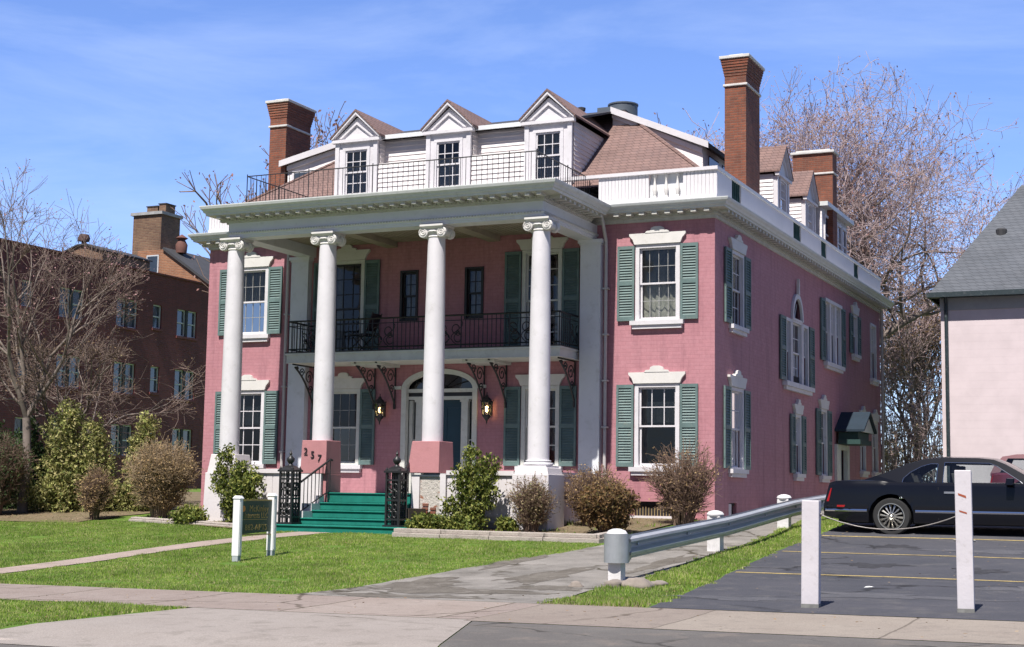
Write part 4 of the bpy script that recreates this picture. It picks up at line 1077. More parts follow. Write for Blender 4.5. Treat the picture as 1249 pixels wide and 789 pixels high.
    L2(c, b.inputs['Base Color']); b.inputs['Roughness'].default_value = .9; bump(t, b, noise(t, v, 14, 6, .7), .9, .04)
    mb = MB(); mb.box(x-.126, x+.398, -3.36, -3.331, .78, 1.758); mb.build('damaged_patch', m, cols[2])
    mb = MB()
    for i in range(7):
        zz = .84+.052*(i//2)*1.7; xx = x-.08+.2*(i % 2)+.03*i/7; mb.box(xx, xx+.15, -3.385, -3.35, zz, zz+.06)
    mb.build('bare_bricks', M_chim, cols[2], bevel=.008)
    x = COLX[3]
    ped(cols[3], 'pedestal', M_conc, [((x-.42, x+.44, -3.52, -2.62), .5, (x-.42, x+.44, -3.52, -2.62), 1.84), ((x-.39, x+.41, -3.48, -2.66), 1.841, (x-.36, x+.38, -3.45, -2.69), 1.98)])
    # pilasters on the wall
    for s in (-1, 1):
        xc = XC+s*4.1
        mb = MB(); mb.box(xc-.26, xc+.26, -.20, -.002, 1.38, 7.36)
        mb.box(xc-.29, xc+.29, -.23, -.002, 1.38, 1.7); mb.box(xc-.28, xc+.28, -.22, -.002, 7.361, 7.40); mb.box(xc-.31, xc+.31, -.25, -.002, 7.401, 7.488)
        mb.build('pilaster', M_frieze, H)

    # porch floor and parapet walls
    mb = MB()
    mb.box(XC-4.25, XC+4.25, -3.2, -.035, 1.22, 1.36); mb.build('porch_floor', paint('porch_floor_paint', (0.35, 0.34, 0.33, 1), .7, .2, 3), H)
    mb = MB()
    def pw(a, b, z0=.55):
        mb.box(a, b, -3.36, -3.20, z0, 1.80); mb.box(a, b, -3.42, -3.14, 1.801, 1.90)
        n = int((b-a)/.17)
        for i in range(n):
            p = a+(b-a)*(i+.5)/n; mb.box(p-.082, p+.082, -3.372, -3.361, .95, 1.78)
        mb.box(a, b, -3.40, -3.361, .90, .949)
    pw(COLX[0]+.56, COLX[1]-.40); mb.build('porch_wall', M_conc, H)
    mb = MB(); pw(COLX[2]+.55, COLX[3]-.43); mb.build('porch_wall', M_conc, H)
    for s in (-1, 1):
        mb = MB(); a = XC+s*4.2; mb.box(a-.1, a+.1, -2.61, -.035, .55, 1.80); mb.box(a-.15, a+.15, -2.60, -.034, 1.801, 1.90); mb.build('porch_wall', M_conc, H)
    mb = MB(); mb.box(COLX[2]+.55, COLX[3]-.43, -3.45, -3.362, .4, .78); mb.box(COLX[3]+.1, COLX[3]+.30, -2.9, -.04, .4, .8); mb.build('porch_footing', M_stone, H)

    # balcony
    bx0, bx1, by = XC-3.76, XC+3.76, -1.2
    mb = MB(); mb.box(bx0, bx1, by, -.002, 4.62, 4.80); mb.box(bx0-.03, bx1+.03, by-.03, -.002, 4.801, 4.845); mb.box(bx0-.02, bx1+.02, by-.02, -.003, 4.60, 4.619)
    ba = mb.build('balcony', M_trim, H)
    mb = MB(); mb.box(bx0-.035, bx1+.035, by-.035, -.003, 4.846, 4.875); mb.build('balcony_deck', M_tar, ba)
    mb = MB()
    zt, zl = 5.66, 4.95
    for a, b in (((bx0+.03, by+.03), (bx1-.03, by+.03)), ((bx0+.03, by+.03), (bx0+.03, -.03)), ((bx1-.03, by+.03), (bx1-.03, -.03))):
        mb.tube((a[0], a[1], zt), (b[0], b[1], zt), .024, n=6); mb.tube((a[0], a[1], zl), (b[0], b[1], zl), .018, n=6); mb.tube((a[0], a[1], zt-.12), (b[0], b[1], zt-.12), .012, n=5)
        d = Vector((b[0]-a[0], b[1]-a[1], 0)); n = int(d.length/.115)
        for i in range(n+1):
            p = Vector((a[0], a[1], 0))+d*i/n; ph = (i % 16)
            orn = ph in (5, 6, 7, 8, 9, 10)
            if not orn or ph in (5, 10): mb.tube((p.x, p.y, 4.875), (p.x, p.y, zt), .011 if ph not in (5, 10) else .017, n=5)
            if orn and ph in (6, 9) or (not orn and False):
                dn = d.normalized()
                for zc, r, sg in ((5.12, .10, 1), (5.33, .10, -1), (5.225, .05, 1)):
                    pts = [tuple(p+dn*(.03*sg+r*cos(q*.55))+Vector((0, 0, zc+r*1.1*sin(q*.55)))) for q in range(12)]
                    mb.path(pts, .013, 4)
                pts = [tuple(p+dn*(.16*sin(q*.7)*(-1 if ph == 9 else 1))+Vector((0, 0, zl+q*.075))) for q in range(9)]
                mb.path(pts, .011, 4)
    rl = mb.build('railing', M_iron, ba)
    # scrolled iron brackets below
    for bx in (bx0+.1, XC-1.85, XC-1.25, XC+1.25, XC+1.85, bx1-.1):
        mb = MB()
        mb.tube((bx, -.03, 4.60), (bx, -.03, 3.55), .022, n=6); mb.tube((bx, -.03, 4.585), (bx, -1.05, 4.585), .022, n=6)
        pts = [(bx, -.05-.95*sin(q/10*pi/2), 3.6+.96*(1-cos(q/10*pi/2))) for q in range(11)]
        mb.path([(bx, -.05-.9*k, 3.62+.9*k+.12*sin(k*pi)) for k in [i/10 for i in range(11)]], .026, 6)
        for (yy, zz, r) in ((-.28, 4.30, .19), (-.62, 4.40, .12), (-.20, 3.98, .12), (-.85, 4.49, .06)):
            mb.path([(bx, yy+r*(1-q/26)*cos(q*.45), zz+r*(1-q/26)*sin(q*.45)) for q in range(22)], .015, 5)
        mb.tube((bx, -.05, 3.62), (bx, -.05, 3.48), .035, n=8)
        mb.build('bracket', M_iron, ba)
    for bx in (XC-1.55, XC+1.55):
        mb = MB(); mb.box(bx-.42, bx+.42, -1.0, -.01, 4.53, 4.598); mb.build('bracket_plate', M_trim, ba)

    # entrance
    mb = MB(FRONT); cx = XC; n = 20
    def arc(rx, rz, zc): return [(cx+rx*cos(pi*i/n), zc+rz*sin(pi*i/n)) for i in range(n+1)]
    o1, o2 = arc(1.065, .485, 4.0), arc(.93, .36, 4.0)
    for i in range(n):
        v = [(o1[i][0], -.12, o1[i][1]), (o1[i+1][0], -.12, o1[i+1][1]), (o2[i+1][0], -.12, o2[i+1][1]), (o2[i][0], -.12, o2[i][1])]
        v += [(a, .03, c) for a, b, c in v]; mb.add(v, [(0,1,2,3),(7,6,5,4),(0,1,5,4),(3,2,6,7)])
    for s in (-1, 1):
        a = cx+s*.93; b = cx+s*1.065; mb.box(min(a, b), max(a, b), -.12, .03, 1.38, 4.0)
        a = cx+s*1.07; b = cx+s*1.30; mb.box(min(a, b), max(a, b), .002, .06, 3.98, 4.06)
        a = cx+s*.55; b = cx+s*.73; mb.box(min(a, b), max(a, b), -.28, -.14, 1.38, 3.66)      # pilasters
        mb.box(min(a, b)-.03, max(a, b)+.03, -.27, -.12, 3.661, 3.72)
        a = cx+s*.84; b = cx+s*.93; mb.box(min(a, b), max(a, b), -.30, -.16, 1.38, 3.70)
        a = cx+s*.73; b = cx+s*.84; mb.box(min(a, b), max(a, b), -.30, -.2, 1.38, 1.9); mb.box(min(a, b), max(a, b), -.30, -.22, 2.70, 2.73)
    mb.box(cx-.93, cx+.93, -.30, -.10, 3.721, 3.80); mb.box(cx-.93, cx+.93, -.30, -.08, 3.90, 3.99); mb.box(cx-.93, cx+.93, -.30, -.13, 3.801, 3.899, 1)
    for k in (.2, .35, .5, .65, .8): mb.tube((cx, -.22, 4.0), (cx+.93*cos(pi*k), -.22, 4.0+.36*sin(pi*k)), .014, n=4, m=1)
    ds = mb.build('door_surround', [M_trim, M_iron], H)
    mb = MB(FRONT); mb.add([(cx-.95, -.24, 3.98), (cx+.95, -.24, 3.98), (cx+.95, -.24, 4.4), (cx-.95, -.24, 4.4)], [(0,1,2,3)])
    for s in (-1, 1): a = cx+s*.73; b = cx+s*.84; mb.add([(min(a,b), -.25, 1.9), (max(a,b), -.25, 1.9), (max(a,b), -.25, 3.7), (min(a,b), -.25, 3.7)], [(0,1,2,3)])
    mb.build('pane', M_glass, ds)
    mb = MB(FRONT); mb.box(cx-.55, cx+.55, -.34, -.30, 1.38, 3.72)
    for a, b in ((-.48, -.05), (.05, .48)):
        for z0, z1 in ((1.55, 2.3), (2.42, 3.55)):
            mb.box(cx+a, cx+b, -.30, -.285, z0, z0+.03); mb.box(cx+a, cx+b, -.30, -.285, z1-.03, z1); mb.box(cx+a, cx+a+.03, -.30, -.286, z0, z1); mb.box(cx+b-.03, cx+b, -.30, -.286, z0, z1)
    d = mb.build('door', M_door, H)
    mb = MB(FRONT); mb.lathe([(.0, -.04), (.03, -.03), (.035, 0), (.02, .03), (.02, .06)], (cx+.45, .25, 2.35), 10, axis='y'); mb.build('handle', plain('brass', (.5, .35, .12, 1), .3, 1.0), d)
    mb = MB(); mb.box(XC-1.05, XC+1.05, .0, .45, 1.30, 1.38); mb.build('threshold', M_stone, H)
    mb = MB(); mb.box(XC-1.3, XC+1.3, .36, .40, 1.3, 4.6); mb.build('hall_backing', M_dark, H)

    # side entrance with its little hood
    mb = MB(SIDE); y0, y1 = 12.15, 13.9
    mb.box(y0, y0+.55, -.05, .08, 1.2, 3.05); mb.box(y1-.3, y1, -.05, .08, 1.2, 3.05); mb.box(y0+.55, y1-.3, -.05, .06, 2.9, 3.05)
    mb.box(y0+.551, y1-.301, -.14, -.09, 1.2, 2.9, 1)
    sdw = mb.build('side_door', [M_trim, M_door], H)
    mb = MB(SIDE); mb.box(12.3, 13.95, .08, .75, 3.06, 3.2); mb.box(12.35, 13.9, .081, .68, 3.201, 3.42); mb.build('hood', M_dgreen, sdw)
    mb = MB(SIDE)
    for s in (-1, 1):
        v = [(13.12+s*.95, .0, 3.43), (13.12, .0, 4.0), (13.12, .9, 4.0), (13.12+s*.95, .9, 3.43)]
        v2 = [(a, b, c+.07) for a, b, c in v]; mb.add(v+v2, [(0,3,2,1),(4,5,6,7),(0,1,5,4),(1,2,6,5),(2,3,7,6),(3,0,4,7)])
    mb.build('hood_roof', paint('slate_blue_roof', (0.014, 0.028, 0.045, 1), .9, .2, 4), sdw)
    mb = MB(SIDE); mb.prism([(13.12-.85, 3.43), (13.12+.85, 3.43), (13.12, 3.95)], 'y', .78, .82); mb.build('hood_gable', M_trim, sdw)

    # downspouts
    mb = MB(); x, y = -2.66, -.10
    mb.path([(x+.02, -.50, 8.06), (x+.02, -.42, 7.9), (x-.0, -.12, 7.45), (x, y, 7.2), (x, y, .9)], .042, 8)
    for z in (1.9, 3.0, 4.1, 5.2, 6.3): mb.box(x-.07, x+.07, -.16, -.01, z-.02, z+.02)
    mb.build('downspout', M_pipe, H, smooth=50)
    mb = MB(); x = -11.66
    mb.path([(x, y, 7.7), (x, y, .9)], .042, 8)
    for z in (2.4, 4.1, 6.0): mb.box(x-.06, x+.06, -.15, -.01, z-.02, z+.02)
    mb.build('downspout', M_pipe, H, smooth=50)
    mb = MB(); mb.path([(.10, HD-.15, 7.9), (.10, HD-.15, .9)], .05, 8); mb.build('downspout', M_pipe, H, smooth=50)

    # roof terrace railing
    mb = MB(); rx, ry, z0, z1 = 3.9, -2.98, 8.25, 9.07
    segs = [((XC-rx, .2), (XC-rx, ry)), ((XC-rx, ry), (XC+rx, ry)), ((XC+rx, ry), (XC+rx, .2))]
    for a, b in segs:
        mb.tube((a[0], a[1], z1), (b[0], b[1], z1), .014, n=6); mb.tube((a[0], a[1], z0+.08), (b[0], b[1], z0+.08), .013, n=5)
        d = Vector((b[0]-a[0], b[1]-a[1])); n = max(2, int(d.length/.135))
        for i in range(n+1):
            p = Vector(a)+d*i/n; big = (i % 13 == 0) or i == n
            mb.tube((p.x, p.y, z0), (p.x, p.y, z1+(.05 if big else 0)), .013 if big else .0075, n=5)
    mb.build('roof_railing', M_iron, H)
build_portico()

# wall lanterns by the door
def lantern(x, label, es):
    t = thing('wall_lantern', label, 'wall lamp', (x, -.03, 3.45), 'lanterns beside the front door')
    mb = MB(); y = -.22; z = 3.45
    mb.box(x-.05, x+.05, -.045, -.003, z-.16, z+.16); mb.path([(x, -.04, z+.05), (x, -.12, z+.1), (x, -.2, z+.24)], .014, 6)
    mb.lathe([(.14, z+.15), (.155, z+.17), (.10, z+.25), (.05, z+.29), (.035, z+.33), (.015, z+.35), (.012, z+.40), (0, z+.42)], (x, y, 0), 8)
    mb.lathe([(0, z-.38), (.015, z-.34), (.02, z-.29), (.06, z-.24), (.10, z-.19), (.115, z-.16), (.11, z-.14)], (x, y, 0), 8)
    for k in range(8):
        a = 2*pi*k/8; mb.tube((x+.105*cos(a), y+.105*sin(a), z-.16), (x+.14*cos(a), y+.14*sin(a), z+.16), .011, n=4)
        mb.tube((x+.14*cos(a), y+.14*sin(a), z+.15), (x+.17*cos(a), y+.17*sin(a), z+.22), .01, n=4)
    for k in range(8):
        a = 2*pi*k/8; mb.lathe([(.02, -.02), (.03, 0), (.02, .02)], (x+.12*cos(a), y+.12*sin(a), z), 5)
    mb.build('frame', M_iron, t)
    mb = MB(); mb.lathe([(.0, z-.07), (.028, z-.06), (.04, z), (.028, z+.06), (0, z+.075)], (x, y, 0), 10)
    mb.build('bulb', plain('lit_bulb_%d' % int(es), (1, .8, .5, 1), .4, emit=(1, .62, .25, 1), es=es), t, smooth=60)
    mb = MB(); mb.lathe([(.098, z-.15), (.13, z+.15)], (x, y, 0), 8); mb.build('shade', M_glass, t)
lantern(-5.70, 'black iron lantern, brightly lit, right of the arched front door', 22)
lantern(-8.70, 'black iron lantern, dimly lit, left of the arched front door', 5)

# ------------------------------------------------------------------ front steps and ironwork
def steps():
    t = thing('front_steps', 'green carpeted front steps between two pink column pedestals', 'steps', (-7.1, -4.2, .48))
    mb = MB()
    L0, L1 = -8.26, -6.04
    T = [(-8.95, -5.35, -4.98, -3.48, .30, .655), (-8.60, -5.62, -4.32, -3.479, .655, .80), (L0, L1, -3.92, -2.9, .80, .97), (L0, L1, -3.60, -2.9, .97, 1.145), (L0, L1, -3.30, -2.75, 1.145, 1.372)]
    for a, b, y0, y1, z0, z1 in T:
        mb.box(a, b, y0, y1, z0, z1-.03)
        mb.box(a-.005, b+.005, y0-.03, y1, z1-.0295, z1)
    mb.build('treads', M_carpet, t, bevel=.012)
    mb = MB()
    for i, (y0, y1, z) in enumerate(((-4.30, -3.95, .95), (-3.95, -3.62, 1.12), (-3.62, -3.42, 1.3))):
        mb.box(-8.62+i*.09, -8.265, y0, y1, .6, z)
    mb.build('side_blocks', M_conc, t)
    mb = MB(); mb.box(-6.02, -5.62, -4.2, -3.42, .5, 1.05); mb.build('side_wall', paint('brown_stone', (.16, .11, .085, 1), .85, .3, 4, bmp=.5, bscale=15), t)
steps()

def newel(x, y, label, solid):
    z0 = .655
    t = thing('newel_post', label, 'newel post', (x, y, z0), 'cast iron newel posts at the front steps')
    mb = MB(); h = .155; zt = 1.86
    for sx in (-1, 1):
        for sy in (-1, 1):
            mb.box(x+sx*h-.022, x+sx*h+.022, y+sy*h-.022, y+sy*h+.022, z0, zt)
            mb.lathe([(.03, zt), (.04, zt+.03), (.012, zt+.06), (0, zt+.10)], (x+sx*h, y+sy*h, 0), 6)
    for z, e in ((z0, .035), (z0+.14, .0), (z0+.55, 0), (zt-.22, 0), (zt-.04, .03)):
        mb.box(x-h-.02-e, x+h+.02+e, y-h-.02-e, y+h+.02+e, z, z+.04)
    for s in (-1, 1):
        for zc, r in ((z0+.27, .07), (z0+.42, .06), (z0+.70, .08), (z0+.86, .07)):
            for q in (-.06, .06):
                mb.path([(x+q+r*cos(k*.8)*.8, y+s*h, zc+r*sin(k*.8)) for k in range(9)], .014, 4)
                mb.path([(x+s*h, y+q+r*cos(k*.8)*.8, zc+r*sin(k*.8)) for k in range(9)], .014, 4)
        for q in (-.07, 0, .07):
            mb.tube((x+q, y+s*h, z0), (x+q, y+s*h, zt), .010, n=4); mb.tube((x+s*h, y+q, z0), (x+s*h, y+q, zt), .010, n=4)
    if solid: mb.box(x-.07, x+.07, y-.07, y+.07, z0, zt)
    mb.build('cage', M_iron, t)
    mb = MB(); mb.frus((x-.2, x+.2, y-.2, y+.2), zt+.001, (x-.07, x+.07, y-.07, y+.07), zt+.10)
    mb.lathe([(.07, zt+.10), (.04, zt+.14), (.085, zt+.20), (.09, zt+.25), (.04, zt+.31), (.02, zt+.33), (.035, zt+.37), (.015, zt+.41), (0, zt+.47)], (x, y, 0), 12)
    mb.build('finial', M_iron, t, smooth=45)
newel(-8.47, -4.55, 'black openwork iron newel post at the left of the green steps', False)
newel(-5.80, -4.45, 'black closed iron newel post at the right of the green steps', True)

def handrail(x0, x1, y0, z0, y1, z1, label, zb0, zb1, hooked):
    t = tag(empty('handrail', (x0, y0, .66)), label, 'handrail', 'handrails of the front steps')
    mb = MB()
    P = lambda k, z: (x0+(x1-x0)*k, y0+(y1-y0)*k, z)
    mb.path([P(0, z0), P(1, z1), P(1.06, z1-.02)], .026, 8)
    mb.tube(P(0, zb0), P(1, zb1), .016, n=6)
    mb.build('rail', M_iron, t, smooth=50)
    mb = MB(); n = 9
    for i in range(n+1):
        k = i/n; mb.tube(P(k, zb0+(zb1-zb0)*k-(.0 if i not in (0, n) else .2)), P(k, z0+(z1-z0)*k), .011, n=5)
    mb.build('balusters', M_iron, t)
handrail(-8.42, -8.20, -4.36, 1.52, -3.30, 2.13, 'black iron handrail rising beside the pedestal numbered 257', .86, 1.42, 0)
handrail(-5.84, -6.07, -4.26, 1.60, -3.42, 2.06, 'black iron handrail rising behind the right newel post', .9, 1.5, 0)

# chair on the balcony
def balcony_chair():
    t = thing('balcony_chair', 'dark folding chair on the balcony in front of the left tall window', 'chair', (-8.95, -.75, 4.875))
    mb = MB(); x, y, z = -8.95, -.75, 4.875
    for s in (-.22, .22):
        mb.tube((x-.28, y+s, z), (x+.2, y+s, z+.42), .016, n=6); mb.tube((x+.22, y+s, z), (x-.2, y+s, z+.42), .016, n=6)
    mb.build('legs', M_iron, t)
    mb = MB(); mb.box(x-.25, x+.24, y-.24, y+.24, z+.41, z+.45); mb.build('seat', M_iron, t)
    mb = MB()
    for s in (-.22, .22): mb.tube((x+.2, y+s, z+.42), (x+.42, y+s, z+.98), .016, n=6)
    mb.add([(x+.24, y-.22, z+.52), (x+.24, y+.22, z+.52), (x+.41, y+.22, z+.95), (x+.41, y-.22, z+.95)], [(0,1,2,3)])
    mb.build('backrest', M_iron, t)
balcony_chair()

# ------------------------------------------------------------------ street things
def bollards():
    for i, (x, y, zt, w, lab, tilt) in enumerate(((5.76, -14.72, 1.39, .105, 'shorter white square post at the sidewalk edge, left end of the sagging cable', .012),
                                            (7.585, -14.64, 1.775, .095, 'taller white square post at the sidewalk edge with two rusty scrapes', -.006))):
        t = thing('bollard', lab, 'bollard', (x, y, gz(x, y)), 'white posts at the parking lot entrance')
        mb = MB(); z0 = gz(x, y)-.1
        c, s_ = cos(.10), sin(.10)
        def tf(a, b, z, x=x, y=y, c=c, s_=s_, tilt=tilt, z0=z0): return (x+a*c-b*s_+tilt*(z-z0), y+a*s_+b*c, z)
        mb.tf = tf
        mb.box(-w, w, -w, w, z0, zt)
        m = paint('bollard_white_%d' % i, (0.56, 0.53, 0.56, 1), .55, .1, 3, (.30, .27, .25, 1), .45, bmp=.25, bscale=25)
        mb.build('post', m, t, bevel=.010)
        mb = MB(tf); 
        mb.box(-w-.002, w+.002, -w-.002, w+.002, z0, z0+.16); mb.build('base', paint('grimy_base_%d' % i, (.22, .22, .21, 1), .8, .4, 9, (.05, .06, .05, 1), .7), t)
        if i == 1:
            mb = MB(tf)
            mb.add([(-.06, -w-.003, zt-.27), (.03, -w-.003, zt-.30), (.035, -w-.003, zt-.33), (-.055, -w-.003, zt-.295)], [(0,1,2,3)])
            mb.add([(-.05, -w-.003, zt-.47), (.035, -w-.003, zt-.495), (.04, -w-.003, zt-.515), (-.045, -w-.003, zt-.49)], [(0,1,2,3)])
            mb.build('rust_scrape', plain('rust', (.30, .07, .03, 1), .9), t)
            mb = MB(tf); mb.tube((-w-.03, 0, .95), (w+.03, 0, .95), .012, n=6); mb.build('bolt', M_iron, t)
    mb = MB(); P0 = Vector((5.88, -14.7, 1.22)); P1 = Vector((7.50, -14.66, 1.235))
    pts = []
    for i in range(25):
        k = i/24; p = P0.lerp(P1, k); p.z -= .17*4*k*(1-k)*(1 if k < .5 else 1); pts.append(tuple(p))
    mb.path(pts, .0075, 6)
    mb.tube((5.80, -14.7, 1.22), (5.90, -14.7, 1.22), .022); 
    tag(mb.build('cable', paint('steel_cable', (.24, .22, .21, 1), .5, .2, 9, metal=.6), smooth=60), 'thin steel cable sagging between the two white posts', 'cable')
bollards()

def guard_rail():
    t = thing('guard_rail', 'galvanised steel guard rail with a rounded end piece and white wooden posts', 'guard rail', (2.1, -11.8, .14))
    X = 2.22
    ys = [-11.9, -9.5, -6.6, -4.2, -1.7, 1.0, 3.3, 6.0]
    top = lambda y: float(np.interp(y, [-12, -11.78, -6.6, -1.7, 3.3, 8.4], [.80, .82, 1.065, 1.385, 1.60, 1.78]))
    prof = [(.0, .0), (.0, -.03), (.075, -.06), (.08, -.10), (-.02, -.15), (-.03, -.165), (-.03, -.195), (-.02, -.21), (.08, -.26), (.075, -.30), (.0, -.33), (.0, -.36)]
    V = []; F = []; yy = np.arange(-11.75, 6.4, .5)
    for y in yy:
        for dx, dz in prof: V.append((X+.02+dx+.004*sin(y*2), y, top(y)+dz))
        for dx, dz in prof: V.append((X+.015+dx+.004*sin(y*2), y, top(y)+dz))
    n = len(prof)
    for j in range(len(yy)-1):
        for i in range(n-1):
            a = j*2*n+i; b = (j+1)*2*n+i
            F.append((a, b, b+1, a+1)); F.append((a+n, a+1+n, b+1+n, b+n))
    mz = paint('galvanised_steel', (.50, .52, .55, 1), .38, .18, 2.2, (.30, .31, .34, 1), .5, metal=.35, bmp=.1, bscale=12)
    o = np_obj('beam', V, F, mz, t); o.data.polygons.foreach_set('use_smooth', [True]*len(F)); o.data.set_sharp_from_angle(angle=R(24))
    # flared end section and rounded buffer end
    mb = MB(); y = -11.75; zt = top(y); c = (X-.08, y-.12, 0)
    N_ = 16; r = .19
    pr = []
    for i in range(N_+1):
        a = -pi*1.08+(pi*1.08)*i/N_   # wraps around the street side
        pr.append((c[0]+r*cos(a), c[1]+r*sin(a)))
    lo, hi = zt-.41, zt+.02
    P = pr
    for (a, b), (a2, b2) in zip(P[:-1], P[1:]):
        mb.add([(a, b, lo), (a2, b2, lo), (a2, b2, hi), (a, b, hi)], [(0, 1, 2, 3)])
    a, b = P[-1]
    mb.add([(a, b, lo), (X+.03, y+.22, zt-.36), (X+.03, y+.22, zt+.0), (a, b, hi)], [(0, 1, 2, 3)])
    mb.build('end_piece', paint('galvanised_end', (.40, .42, .44, 1), .42, .2, 3, (.24, .25, .26, 1), .4, metal=.4), t, smooth=50, recalc=False)
    mb = MB()
    for yb in np.arange(-11.2, 6, 2.45):
        mb.lathe([(.0, .03), (.022, .02), (.022, .0)], (X+.0, yb, top(yb)-.17), 8, axis='x')
    mb.build('bolts', mz, t)
    wp = paint('weathered_white_post', (.66, .64, .64, 1), .75, .2, 5, (.36, .35, .33, 1), .55, bmp=.5, bscale=18)
    for y in (-11.75, -6.6, -1.7, 3.3):
        x = 2.05; hw_ = .12
        if y < -11: x, y, hw_ = 2.14, -11.86, .10
        g = gz(x, y); mb = MB()
        mb.box(x-hw_, x+hw_, y-hw_, y+hw_, g-.1, top(y)-.0)
        mb.lathe([(.15, top(y)), (.16, top(y)+.03), (.13, top(y)+.075), (.06, top(y)+.10), (0, top(y)+.105)], (x, y, 0), 16)
        mb.build('post', wp, t, smooth=40)
guard_rail()

def yard_sign():
    t = thing('yard_sign', 'green apartment sign between two white posts on the front lawn', 'sign', (-5.35, -10.4, .18))
    xs, y0, y1 = -5.35, -10.95, -9.88
    wm = paint('sign_post_white', (.76, .76, .77, 1), .4, .06, 4, (.5, .5, .48, 1), .2)
    for y, top in ((y0, 1.25), (y1, 1.30)):
        mb = MB(); g = gz(xs, y); mb.box(xs-.07, xs+.07, y-.05, y+.05, g+.10, top); mb.frus((xs-.085, xs+.085, y-.065, y+.065), top+.0, (xs-.05, xs+.05, y-.04, y+.04), top+.05)
        mb.box(xs+.071, xs+.078, y-.03, y+.03, g+.12, top-.05)
        p = mb.build('post', wm, t, bevel=.008)
        mb = MB(); mb.box(xs-.06, xs+.06, y-.045, y+.045, g-.1, g+.10); mb.build('foot', plain('foot_grey', (.35, .38, .4, 1), .6), p)
    mb = MB(); a, b = y0+.065, y1-.055
    v = [(xs-.02, a, .62), (xs+.02, a, .62), (xs+.02, b, .66), (xs-.02, b, .66), (xs-.02, a, 1.20), (xs+.02, a, 1.20), (xs+.02, b, 1.22), (xs-.02, b, 1.22)]
    mb.add(v, [(0,3,2,1),(4,5,6,7),(0,1,5,4),(1,2,6,5),(2,3,7,6),(3,0,4,7)])
    bd = mb.build('board', paint('sign_green', (.012, .055, .035, 1), .45, .2, 4), t)
    mb = MB()
    mb.box(xs-.028, xs+.028, a, b, 1.21, 1.235); mb.box(xs-.028, xs+.028, a, b, .60, .62); mb.box(xs+.021, xs+.024, a+.08, b-.14, .875, .885)
    gold = plain('sign_gold', (.36, .25, .08, 1), .5)
    mb.build('gold_trim', gold, bd)
    cy = (a+b)/2
    rot = Matrix.Rotation(R(90), 4, 'Z') @ Matrix.Rotation(R(90), 4, 'X')
    for body, size, z, dy, sx in (('McKinley', .165, 1.03, .08, .95), ('Interests LLC', .145, .915, .0, .88), ('882-APTS', .15, .70, .0, 1.1)):
        text_mesh('lettering', body, size, .002, gold, bd, Matrix.Translation((xs+.0235, cy+dy, z-.01)) @ rot, 1.05, sx)
    mb = MB(); mb.lathe([(.0, .025), (.055, .024), (.055, .02)], (xs, cy-.40, 1.07), 14, axis='x'); mb.build('emblem', plain('sign_orange', (.65, .22, .03, 1), .5), bd)
yard_sign()

def small_things():
    mb = MB()
    x, y = 5.86, -11.72; z = gz(x, y)+.022
    mb.add([(x-.07, y-.03, z), (x+.06, y-.01, z+.01), (x+.07, y+.08, z+.003), (x-.05, y+.07, z+.012), (x-.0, y+.03, z+.018)], [(0, 1, 4), (1, 2, 4), (2, 3, 4), (3, 0, 4)])
    tag(mb.build('paper_scrap', plain('paper', (.8, .8, .78, 1), .8), recalc=False), 'crumpled white scrap of paper lying on the parking lot asphalt', 'litter')
    rk = paint('field_stone', (.26, .22, .19, 1), .9, .3, 6, (.2, .17, .14, 1), .5, bmp=.8, bscale=12)
    for i, (x, y, r, lab) in enumerate(((2.78, -12.75, .15, 'largest grey rock in the grass at the foot of the guard rail'), (2.48, -12.9, .11, 'middle sized rock beside the guard rail end post'), (2.98, -12.45, .09, 'small rounded rock right of the largest rock by the guard rail'), (1.98, -13.05, .08, 'pale flat stone in the grass left of the guard rail post'))):
        bm = bmesh.new(); bmesh.ops.create_icosphere(bm, subdivisions=3, radius=1)
        rr = random.Random(i)
        ph = [rr.uniform(0, 6) for _ in range(6)]
        for v in bm.verts:
            p = v.co; k = 1+.13*sin(3*p.x+ph[0])+.12*sin(4*p.y+ph[1])+.1*sin(5*p.z+ph[2])+.05*sin(11*p.x+ph[3]+7*p.y)
            v.co = Vector((p.x*k*r*1.5, p.y*k*r*1.1, p.z*k*r*.8))
        me = bpy.data.meshes.new('rock'); bm.to_mesh(me); bm.free(); me.materials.append(rk)
        for p in me.polygons: p.use_smooth = True
        o = bpy.data.objects.new('rock', me); COL.objects.link(o); o.location = (x, y, gz(x, y)+r*.25); tag(o, lab, 'rock', 'rocks by the guard rail')
    # wooden gate glimpsed between the shrubs
    t = thing('wooden_gate', 'low slatted wooden gate between the bare shrubs at the left', 'gate', (-15.0, -.9, .82))
    mb = MB()
    for i in range(7): mb.box(-15.75+i*.16, -15.66+i*.16, -.92, -.89, .85, 1.7)
    mb.build('slats', paint('tan_wood', (.45, .30, .16, 1), .7, .2, 5), t)
    mb = MB(); mb.box(-15.8, -14.65, -.95, -.921, 1.0, 1.08); mb.box(-15.8, -14.65, -.95, -.921, 1.75, 1.83)
    for x in (-15.85, -14.62): mb.box(x-.06, x+.06, -.97, -.85, .75, 1.95)
    mb.build('frame', paint('brown_wood', (.13, .06, .04, 1), .8, .2, 5), t)
small_things()

